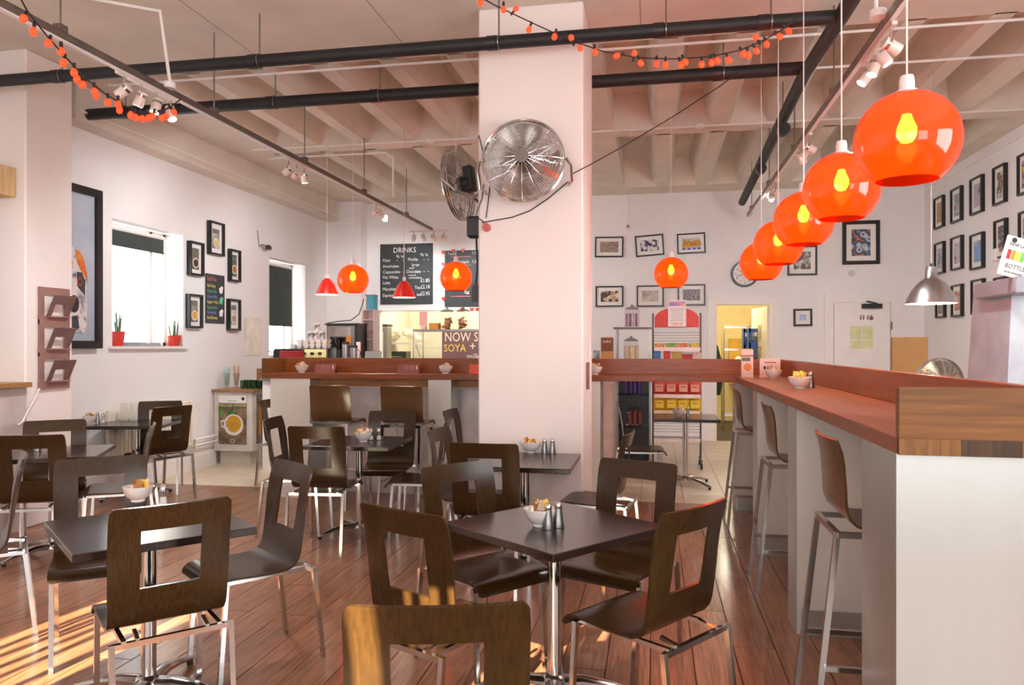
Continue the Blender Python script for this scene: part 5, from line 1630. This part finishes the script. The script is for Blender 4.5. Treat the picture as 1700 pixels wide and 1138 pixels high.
# glass shelf unit
gx0_, gx1_, GY = PY(1024, 600, 9.45).x, PY(1079, 600, 9.45).x, 9.45
gw = gx1_ - gx0_
gzt = PY(1050, 545, GY).z
gu = thing('glass_shelf_unit', 'steel and glass shelf unit with sweets left of the snack rack', 'shelf unit', ((gx0_ + gx1_) / 2, GY + .15, 0))
for sx_ in (-1, 1):
    for sy_ in (-1, 1): MB().box(sx_ * gw / 2, sy_ * .15, gzt / 2, .022, .022, gzt).build('post', STEELD, gu)
MB().box(0, 0, gzt, gw + .08, .36, .022).build('top_shelf', mat('dark_steel', (96, 88, 82), .35, .8), gu)
gz = [PY(1050, q, GY).z for q in (600, 656, 709, 760)]
for z_ in gz: MB().box(0, 0, z_, gw, .3, .012).build('shelf', glass('shelf_glass', (214, 222, 220), .8), gu)
MB().box(0, .16, gzt * .36, gw, .008, gzt * .68).build('back_panel', mat('dark_back', (44, 42, 40), .3), gu)
gcx = (gx0_ + gx1_) / 2
jar(Vector((gcx - .02, GY + .12, gzt + .012)), .09, .28, 'glass jar of purple-striped sweets on top of the shelf unit', (mat('purple_wrap', (116, 90, 140), .4), mat('pink_wrap', (220, 160, 180), .4)))
jar(Vector((gcx - .03, GY + .1, gz[0] + .007)), .095, .3, 'glass jar of yellow wrapped bars inside the shelf unit', (mat('yellow_wrap', (226, 176, 60), .4), mat('white_wrap', (236, 220, 190), .4)))
for k in range(4):
    tag(MB().box(gcx - .09 + k * .055, GY + .08, gz[1] + .12, .046, .05, .22, bev=.01).build('chocolate_tube', mat('purple_pack', (66, 42, 110), .35, var=.3, scale=30)), ('leftmost', 'second', 'third', 'rightmost')[k] + ' purple chocolate pack on the middle shelf of the glass unit', 'chocolate pack', 'purple chocolate packs')
for k in range(3):
    tag(MB().box(gcx - .04 + k * .06, GY + .08, gz[2] + .1, .045, .05, .18, bev=.008).build('dark_snack_bar', mat('dark_red_pack', (110, 50, 40), .4, var=.3, scale=30)), ('left', 'middle', 'right')[k] + ' dark red snack pack on the lower shelf of the glass unit', 'snack pack', 'dark red snack packs')
o = thing('cake_dome', 'glass cake dome on the lower shelf of the glass unit', 'cake dome', (gcx + .0, GY + .2, gz[2] + .007))
MB().lathe([(.1, 0), (.1, .14), (.08, .2), (.02, .235), (.02, .26), (.001, .27)], 20).build('dome', CLEAR, o, True)
MB().cyl(.105, 0, .008, 20).build('plate', PORC, o)
# pinkish panel and small fridge left of the glass unit
o = thing('drinks_cooler', 'pink-white appliance side left of the glass shelf unit', 'cooler', (PY(1010, 700, 9.2).x, 9.3, 0))
MB().box(0, 0, .55, .14, .4, 1.0, bev=.01).build('body', mat('pinkish_white', (232, 206, 196), .5), o)
MB().box(0, -.19, 1.1, .14, .02, .12).build('notice', PAPER, o)
# snack boxes standing on a stand behind the bar
bs = thing('snack_stand', 'small steel stand holding the brown snack boxes beside the column', 'stand', (PY(1005, 600, 8.9).x, 8.9, 0))
MB().box(0, 0, 1.2, .3, .3, .02).build('top', STEELD, bs)
for sx_ in (-1, 1):
    for sy_ in (-1, 1): MB().box(sx_ * .13, sy_ * .13, .6, .02, .02, 1.19).build('leg', STEELD, bs)
for k, (px, zz, w_) in enumerate(((1008, 1.22, .14),)):
    o = thing('snack_box', 'brown card dispenser box with white lettering next to the column', 'box', (PY(px, 600, 8.9).x, 8.86, zz))
    kb = mat('brown_box', (122, 84, 56), .6)
    MB().box(0, .04, .19, w_, .1, .38).build('upper_box', kb, o)
    MB().add([(-.07, -.08, 0), (.07, -.08, 0), (.07, -.01, 0), (-.07, -.01, 0), (-.07, -.08, .1), (.07, -.08, .1), (.07, -.01, .22), (-.07, -.01, .22)], [(0, 1, 5, 4), (1, 2, 6, 5), (3, 0, 4, 7), (4, 5, 6, 7), (2, 3, 7, 6), (3, 2, 1, 0)]).build('chute', mat('tan_box', (190, 150, 96), .6), o)
    text('nakd', .05, PAPER, o, (0, -.0118, .32), align='CENTER')
    text('nakd', .05, PAPER, o, (0, -.082, .05), align='CENTER')
tag(MB().box(PY(990, 600, 8.95).x, 8.98, 1.21 + .12, .07, .1, .24).build('drinks_carton', mat('carton_sky', (170, 196, 220), .5, var=.3, scale=20)), 'pale blue drinks carton half hidden by the column', 'carton')

# ---- store room through the doorway
sx_c = (dx0 + dx1) / 2
sr = thing('wire_rack', 'chrome wire storage rack in the yellow store room', 'rack', (PY(1224, 560, YB + 1.6).x, YB + 1.6, 0))
for a_ in (-.25, .25):
    for b_2 in (-.2, .2): MB().cyl(.012, 0, 1.95, 8, c=(a_, b_2, 0)).build('post', CHROME, sr)
for zz in (.3, .95, 1.45, 1.85):
    mb = MB()
    for q in range(9): mb.bar((-.25, -.2 + q * .05, zz), (.25, -.2 + q * .05, zz), .004)
    for b_2 in (-.2, .2): mb.bar((-.25, b_2, zz - .02), (.25, b_2, zz - .02), .008)
    o_ = mb.build('wire_shelf', CHROME, sr)
    o_['kind'] = 'stuff'
for k in range(5):
    rnd = random.Random(k + 40)
    q = MB().lathe([(.001, -.1), (.09, -.08), (.12, 0), (.08, .07), (.02, .12), (.001, .12)], 9, TR(PY(1222, 560, YB + 1.5).x + rnd.uniform(-.16, .16), YB + 1.5 + rnd.uniform(-.1, .1), 1.06 + .07 * (k % 3), rnd.uniform(-.4, .4), rnd.uniform(-.4, .4))).build('white_bag', mat('white_bag', (226, 228, 214), .5, var=.15, scale=18), None, True)
    tag(q, 'crumpled white plastic bag on the wire rack in the store room', 'bag', 'plastic bags on the store rack')
BLUE = mat('blue_crate', (40, 84, 166), .45)
for col_, px in enumerate((1241, 1250)):
    for k in range(5):
        o = thing('blue_crate', 'blue plastic crate in the store room, ' + ('left' if col_ == 0 else 'right') + ' stack, ' + ('bottom', 'second from bottom', 'middle', 'second from top', 'top')[k], 'crate', (PY(px, 560, YB + 1.1 - .3 * col_).x, YB + 1.1 - .3 * col_, .02 + k * .36), 0, 'blue crates in the store room')
        mb = MB()
        mb.box(0, 0, .01, .16, .26, .02)
        for s_ in (-1, 1):
            mb.box(s_ * .075, 0, .17, .012, .26, .33); mb.box(0, s_ * .125, .05, .16, .012, .1); mb.box(0, s_ * .125, .3, .16, .012, .06)
            for t2 in (-1, 1): mb.box(t2 * .065, s_ * .125, .17, .03, .012, .33)
        mb.build('crate_body', BLUE, o)
        MB().box(0, 0, .12, .12, .22, .16).build('contents', mat('crate_contents', (70, 84, 96), .6, var=.5, scale=25), o)
tag(MB().box(PY(1232, 560, YB + 3.2).x, YB + 3.2, 1.2, .5, .1, .9).build('store_board', mat('ochre_board', (206, 166, 70), .6)), 'ochre board leaning at the back of the store room', 'board')
tag(MB().lathe([(.001, 1.55), (.05, 1.5), (.1, 1.3), (.12, .9), (.09, .7), (.001, .7)], 10, TR(PY(1192, 560, YB + .45).x - .05, YB + .45, 0)).build('hanging_coat', mat('dark_green_coat', (34, 58, 40), .8), None, True), 'dark green coat hanging inside the store doorway', 'coat')

# ---- far right: cardboard box, chiller with sign
p0, p1 = PY(1486, 614, 8.6), PY(1553, 614, 8.6)
zt_ = PY(1520, 560, 8.6).z
tb_ = thing('side_table', 'low table behind the right bar that carries the cardboard box', 'table', ((p0.x + p1.x) / 2, 8.85, 0))
MB().box(0, 0, .73, .7, .6, .04).build('top', TRIM, tb_)
for a_ in (-.3, .3):
    for b_2 in (-.25, .25): MB().box(a_, b_2, .355, .04, .04, .71).build('leg', TRIM, tb_)
o = thing('cardboard_box', 'large plain cardboard box behind the right bar', 'box', ((p0.x + p1.x) / 2, 8.8, .751), R(-14))
bwid = (p1.x - p0.x) * .86
MB().box(0, 0, (zt_ - .751) / 2, bwid, .36, zt_ - .751, bev=.004).build('carton', CARD, o)
MB().box(0, 0, zt_ - .751 + .002, bwid, .05, .002).build('tape', mat('parcel_tape', (176, 140, 92), .3), o)
# chiller
ch_ = thing('open_chiller', 'grey open drinks chiller at the right edge behind the bar', 'chiller', (2.45, 5.6, 0))
cx0_ = PY(1652, 600, 5.35).x - 2.45
mb = MB()
MB().add([(cx0_, -.3, 0), (cx0_ + 1.3, -.3, 0), (cx0_ + 1.3, .4, 0), (cx0_, .4, 0), (cx0_ + .12, -.2, 1.9), (cx0_ + 1.3, -.2, 1.9), (cx0_ + 1.3, .4, 1.9), (cx0_ + .12, .4, 1.9)], [(0, 1, 5, 4), (1, 2, 6, 5), (2, 3, 7, 6), (3, 0, 4, 7), (4, 5, 6, 7), (3, 2, 1, 0)]).build('side_body', CHILL, ch_)
zc0, zc1 = PY(1660, 490, 5.3).z, PY(1670, 462, 5.3).z
MB().box(cx0_ + .72, -.12, (zc0 + zc1) / 2, 1.36, .62, zc1 - zc0, bev=.01).build('canopy', mat('chiller_canopy', (140, 142, 150), .4), ch_)
MB().box(cx0_ + .75, -.3, zc0 - .015, 1.0, .1, .02).build('canopy_lamp', emis('chiller_tube', (236, 250, 236), 7), ch_)
sgn = PY(1680, 443, 5.2)
o = thing('bottle_sign', 'white sign reading NEW LARGE BOTTLE on top of the chiller', 'sign', (sgn.x, 5.2, zc1 + .0), R(8))
MB().box(0, 0, .12, .19, .008, .25, TR(0, 0, 0, 0, R(16))).build('sheet', PAPER, o)
SB = TR(0, 0, 0, 0, R(16))
def srot(u, v): 
    q = SB @ Vector((u, -.0055, v)); return q
for s_, v, z_ in (('NEW LARGE', .185, .03), ('BOTTLE', .045, .042), ('NOW AVAILABLE', .015, .018)):
    text(s_, z_, BLACKP, o, srot(0, v), (PI / 2, R(16), 0), 'CENTER', sx=.85)
for k, c_ in enumerate(((200, 50, 50), (226, 150, 40), (240, 200, 60), (110, 190, 80), (70, 170, 140))):
    MB().box(0, 0, 0, .022, .002, .06, TR(*srot(-.06 + k * .028, .13), 0, R(16))).build('printed_bottle', mat('bottle_ink_%d' % k, c_, .6), o)
MB().cyl(.016, 0, .002, 14, TR(*srot(-.05, .222), PI / 2)).build('printed_logo', BLACKP, o)

# ================================================================== LEFT SIDE
# drinks-side cabinet with posters
ca, cb = PZ(358, 770, 0), PZ(416, 772, 0)
cab = thing('side_cabinet', 'pale cabinet with tea posters and oak top at the left wall', 'cabinet', (0, 0, 0))
fx0, fx1, fy0 = XL + .012, PY(418, 700, cb.y - .06).x, cb.y - .06
MB().bb(fx0, fx1, fy0, fy0 + .9, .17, .92, bev=.006).build('carcass', mat('stone_cabinet', (216, 208, 200), .5), cab)
MB().bb(fx0 + .06, fx1 - .05, fy0 + .05, fy0 + .9, 0, .17).build('plinth', mat('stone_plinth', (196, 186, 172), .5), cab)
MB().bb(fx0 - .01, fx1 + .04, fy0 - .04, fy0 + .9, .92, .955, bev=.003).build('worktop', wood('oak_top', (140, 96, 58), (178, 130, 86), .4, 0), cab)
MB().bb(fx0 + .28, fx1 + .5, fy0 + .55, fy0 + .9, .955, 1.2).build('raised_back', MATS['oak_top'], cab)
px0, px1 = fx0 + .07, fx1 - .07
pz0, pz1 = .26, .88
po = thing('peppermint_poster', 'poster of peppermint tea cup on the cabinet front', 'poster', ((px0 + px1) / 2, fy0 - .004, pz0))
pw_, ph_ = px1 - px0, pz1 - pz0
MB().box(0, 0, ph_ / 2, pw_, .004, ph_).build('sheet', art('poster_wood', [(.35, (84, 66, 50)), (.65, (150, 122, 96))], 6), po)
MB().box(0, -.0025, ph_ * .92, pw_, .002, ph_ * .16).build('header_strip', PAPER, po)
MB().box(0, -.003, ph_ * .79, pw_, .002, ph_ * .1).build('title_band', mat('slate_band', (84, 86, 86), .6), po)
text('WHOLE LEAF PEPPERMINT', .058, CHALKY, po, (0, -.0048, ph_ * .765), align='CENTER', sx=.66)
text('SUKI TEA', .028, mat('print_grey2', (120, 110, 110), .7), po, (0, -.0045, ph_ * .87), align='CENTER')
MB().cyl(.022, 0, .002, 16, TR(pw_ * .38, -.003, ph_ * .93, PI / 2)).build('round_mark', BLACKP, po)
for k in range(9):
    rnd = random.Random(k)
    a_ = rnd.uniform(0, 2 * PI)
    cx_, cz_ = -pw_ * .22 + rnd.uniform(-.09, .13), ph_ * .63 + rnd.uniform(-.04, .05)
    MB().prism([(cx_ + .045 * math.cos(a_) * math.cos(t2) - .022 * math.sin(a_) * math.sin(t2), cz_ + .045 * math.sin(a_) * math.cos(t2) + .022 * math.cos(a_) * math.sin(t2)) for t2 in [i2 * PI / 4 for i2 in range(8)]], -.0055 - k * .0003, -.003).build('mint_leaf', mat('mint_%d' % (k % 3), [(70, 120, 50), (104, 156, 70), (50, 96, 44)][k % 3], .6), po)
MB().cyl(.135, 0, .003, 28, TR(pw_ * .05, -.0058, ph_ * .4, PI / 2)).build('cup_rim', PORC, po)
MB().cyl(.105, 0, .003, 28, TR(pw_ * .05, -.0075, ph_ * .42, PI / 2)).build('cup_tea', mat('mint_tea', (206, 150, 36), .3), po)
MB().tube([(-pw_ * .15, -.006, ph_ * .5), (-pw_ * .4, -.006, ph_ * .46), (-pw_ * .36, -.006, ph_ * .36), (-pw_ * .12, -.006, ph_ * .32)], .014, 6).build('cup_handle', PORC, po)
MB().tube([(-.03 * 1 + .03 * math.cos(i2 * PI / 8) + .03, -.004, ph_ * .07 + .02 * math.sin(i2 * PI / 8)) for i2 in range(16)], .003, 4, True).build('footer_mark', PAPER, po)
po2 = thing('orange_poster', 'poster with orange strap and shells on the cabinet side', 'poster', (fx1 + .003, fy0 + .42, .26))
MB().box(0, 0, .31, .004, .62, .62).build('sheet', art('poster_dark', [(.35, (70, 52, 46)), (.6, (130, 104, 84)), (.7, (200, 186, 170))], 5), po2)
MB().tube([(.004, -.25, .1), (.004, -.24, .4), (.004, -.18, .55), (.004, -.08, .5), (.004, -.06, .36)], .018, 6).build('orange_strap', mat('strap_orange', (226, 146, 40), .5), po2)
# glasses, straws, bottles, tray on the cabinet
WT = .9555
tmb = MB().lathe([(.001, .004), (.026, 0), (.028, .01), (.034, .11), (.0325, .11), (.026, .014), (.001, .01)], 16).mesh('tumbler', GREENG, True)
for i_ in range(7):
    for j_ in range(2):
        q = link('tumbler', tmb, None, (fx0 + .33 + i_ * .078, fy0 + .12 + j_ * .085, WT))
        tag(q, 'greenish water glass on the oak cabinet, ' + ('front', 'back')[j_] + ' row, ' + ('leftmost', 'second from left', 'third from left', 'middle one', 'third from right', 'second from right', 'rightmost')[i_], 'glass', 'water glasses on the cabinet')
for k, (dx_, c_, lab) in enumerate(((.1, (190, 222, 216), 'glass vase of pale green straws on the cabinet'), (.23, (206, 150, 110), 'glass vase of brown stirrers on the cabinet'))):
    o = thing('straw_vase', lab, 'vase', (fx0 + dx_, fy0 + .14, WT))
    MB().lathe([(.001, .003), (.035, 0), (.02, .02), (.028, .06), (.045, .2), (.043, .2), (.024, .05), (.001, .03)], 16).build('vase', CLEAR, o, True)
    sm = mat('straw_%d' % k, c_, .5)
    for q in range(14):
        rnd = random.Random(q + 20 * k)
        a_, r_ = rnd.uniform(0, 2 * PI), rnd.uniform(.005, .016)
        MB().tube([(r_ * math.cos(a_), r_ * math.sin(a_), .04), (r_ * 3.2 * math.cos(a_), r_ * 3.2 * math.sin(a_), .27 + rnd.uniform(-.02, .03))], .0035, 5).build('straw', sm, o)
o = thing('soap_bottle', 'clear squirt bottle with green liquid on the raised cabinet back', 'bottle', (fx0 + .42, fy0 + .7, 1.2))
MB().lathe([(.001, 0), (.035, 0), (.036, .1), (.02, .15), (.012, .17), (.012, .2), (.001, .2)], 14).build('body', CLEAR, o, True)
MB().lathe([(.001, .003), (.032, .004), (.033, .075), (.001, .076)], 14).build('green_liquid', mat('green_soap', (30, 140, 70), .3), o, True)
MB().tube([(0, 0, .19), (0, 0, .23), (-.05, 0, .23)], .007, 6).build('pump', BLACKP, o)
o = thing('yellow_bottle', 'small yellow bottle with blue cap on the raised cabinet back', 'bottle', (fx0 + .54, fy0 + .72, 1.2))
MB().lathe([(.001, 0), (.03, 0), (.032, .09), (.02, .12)], 14).build('body', mat('yellow_plastic', (236, 206, 40), .4), o, True)
MB().cyl(.022, .115, .15, 12).build('cap', mat('blue_cap', (40, 60, 130), .4), o)
o = thing('black_tray', 'black tray with a glass lid on the raised cabinet back', 'tray', (fx0 + .8, fy0 + .68, 1.2))
MB().lathe([(.001, .005), (.14, .005), (.2, .04), (.205, .04), (.145, 0), (.001, 0)], 24).build('dish', BLACKP, o, True)
MB().lathe([(.1, .03), (.08, .08), (.015, .1), (.015, .115), (.001, .12)], 16).build('glass_lid', CLEAR, o, True)
# radiator
ra, rb_ = PX(182, 700, XL + .1), PX(322, 700, XL + .1)
zr1, zr0 = PX(300, 668, XL + .1).z, PX(300, 745, XL + .1).z
rd = thing('radiator', 'cream panel radiator on the left wall behind the table', 'radiator', (XL + .07, (ra.y + rb_.y) / 2, zr0))
rl, rh = rb_.y - ra.y, zr1 - zr0
MB().box(0, 0, rh / 2, .05, rl, rh, bev=.01).build('panel', mat('radiator_cream', (232, 222, 204), .4), rd)
nrib = int(rl / .06)
rbm_ = MB().box(.03, 0, rh / 2, .014, .03, rh - .08, bev=.004).mesh('rib', MATS['radiator_cream'])
for k in range(nrib): link('rib', rbm_, rd, (0, -rl / 2 + .05 + k * (rl - .1) / (nrib - 1), 0))
MB().tube([(0, rl / 2 - .02, .05), (0, rl / 2 + .05, .05), (0, rl / 2 + .05, -.05)], .012, 8).cyl(.018, -.02, .02, 10, c=(0, rl / 2 + .05, .05)).build('valve', CHROME, rd)
# plants and bits on the window sill
def pot_plant(px, label, s_=1.0, yo=.0):
    q = PX(px, 570, XL - .05)
    o = thing('potted_plant', label, 'plant', (XL - .06, q.y, W1[2]), 0, 'red plant pots on the window sill')
    MB().lathe([(.001, 0), (.045 * s_, 0), (.06 * s_, .12 * s_), (.063 * s_, .135 * s_), (.056 * s_, .135 * s_), (.05 * s_, .11 * s_), (.001, .1 * s_)], 18).build('pot', REDP, o, True)
    rnd = random.Random(px)
    for k in range(6):
        a_ = rnd.uniform(0, 2 * PI)
        h_ = rnd.uniform(.14, .27) * s_
        MB().tube([(.015 * math.cos(a_), .015 * math.sin(a_), .1 * s_), (.028 * math.cos(a_), .028 * math.sin(a_), .1 * s_ + h_ * .6), (.04 * math.cos(a_), .04 * math.sin(a_), .1 * s_ + h_)], [.011, .008, .001], 6).build('leaf', LEAF, o, True)
pot_plant(197, 'red plant pot with spiky leaves at the near end of the sill', 1.15)
pot_plant(287, 'orange-red pot half hidden at the far end of the sill', .9)
pot_plant(293, 'red plant pot with thin leaves at the far end of the sill', .95)
for px, w_, lab in ((220, .3, 'flat grey book lying on the window sill'), (250, .16, 'small grey pad lying on the window sill')):
    q = PX(px, 570, XL - .08)
    tag(MB().box(XL - .08, q.y, W1[2] + .022, .14, w_, .04, bev=.003).build('sill_book', mat('grey_cover', (150, 156, 160), .6)), lab, 'book')
# magazine rack on the pilaster side
mr0, mr1 = PX(62, 560, -5.07), PX(112, 560, -5.07)
mz1, mz0 = PX(87, 480, -5.07).z, PX(87, 642, -5.07).z
mh, mw = mz1 - mz0, mr1.y - mr0.y
mg = thing('magazine_rack', 'brown three-pocket magazine rack on the left pilaster', 'magazine rack', (-5.055, (mr0.y + mr1.y) / 2, mz0), R(90))
PBW = mw
for k in range(3):
    z0 = mh * (.03 + k * .33)
    hh = mh * .3
    for s_ in (-1, 1): MB().box(s_ * PBW * .42, 0, z0 + hh / 2, PBW * .16, .012, hh + mh * .04).build('back_strip', BROWNP, mg)
    MB().box(0, 0, z0 + hh - .012, PBW + .002, .015, mh * .07).build('back_bar', BROWNP, mg)
    MB().box(0, 0, z0 - .01, PBW + .002, .017, mh * .08).build('back_bar', BROWNP, mg)
    M_ = TR(.02, -.015, z0 + .02, R(24))
    pk = MB()
    pk.box(.0, 0, hh * .62, PBW * .74, .008, hh * .34, M_)
    for s_ in (-1, 1): pk.box(s_ * PBW * .3, 0, hh * .25, PBW * .14, .008, hh * .5, M_)
    pk.build('pocket_front', mat('brown_pocket', (122, 92, 84), .4), mg)
    MB().box(.02, -.02, z0 + .02, PBW * .7, .05, .012).build('pocket_floor', BROWNP, mg)
tag(MB().tube([PX(a_, b_2, -5.04) for a_, b_2 in ((66, 645), (58, 662), (45, 685), (38, 700), (30, 706))], .008, 6).build('white_lead', CORD, None, True), 'white lead hanging from the magazine rack down the pilaster', 'cable')
# wooden wall box and small counter at the left edge
q = PY(10, 292, 5.0)
tag(MB().bb(-5.49, PY(19, 292, 5.28).x, 5.1, 5.328, PY(10, 318, 5.1).z, PY(10, 267, 5.1).z, bev=.004).build('wall_box', wood('light_oak_box', (196, 160, 112), (218, 186, 140), .5, 2)), 'pale wooden wall box at the upper left edge', 'box')
q0 = PY(34, 640, 5.2)
o = thing('side_counter', 'small counter with wooden top at the far left edge', 'counter', (0, 0, 0))
MB().bb(-5.49, q0.x, 4.95, 5.32, q0.z - .02, q0.z + .02, bev=.003).build('worktop', MATS['oak_top'], o)
MB().bb(-5.49, q0.x - .06, 5.0, 5.32, 0, q0.z - .02).build('body', mat('grey_counter', (190, 176, 168), .5), o)
# menu holder on the far left table
q = PZ(195, 700, TT)
o = thing('menu_holder', 'clear menu holder on the table by the radiator', 'menu holder', (q.x + .05, q.y + .1, TT), R(20))
for s_ in (-1, 1): MB().box(s_ * .045, 0, .09, .07, .01, .18).build('card', mat('cream_card', (230, 220, 206), .5), o)
MB().box(0, 0, .01, .18, .06, .02).build('base', CLEAR, o)
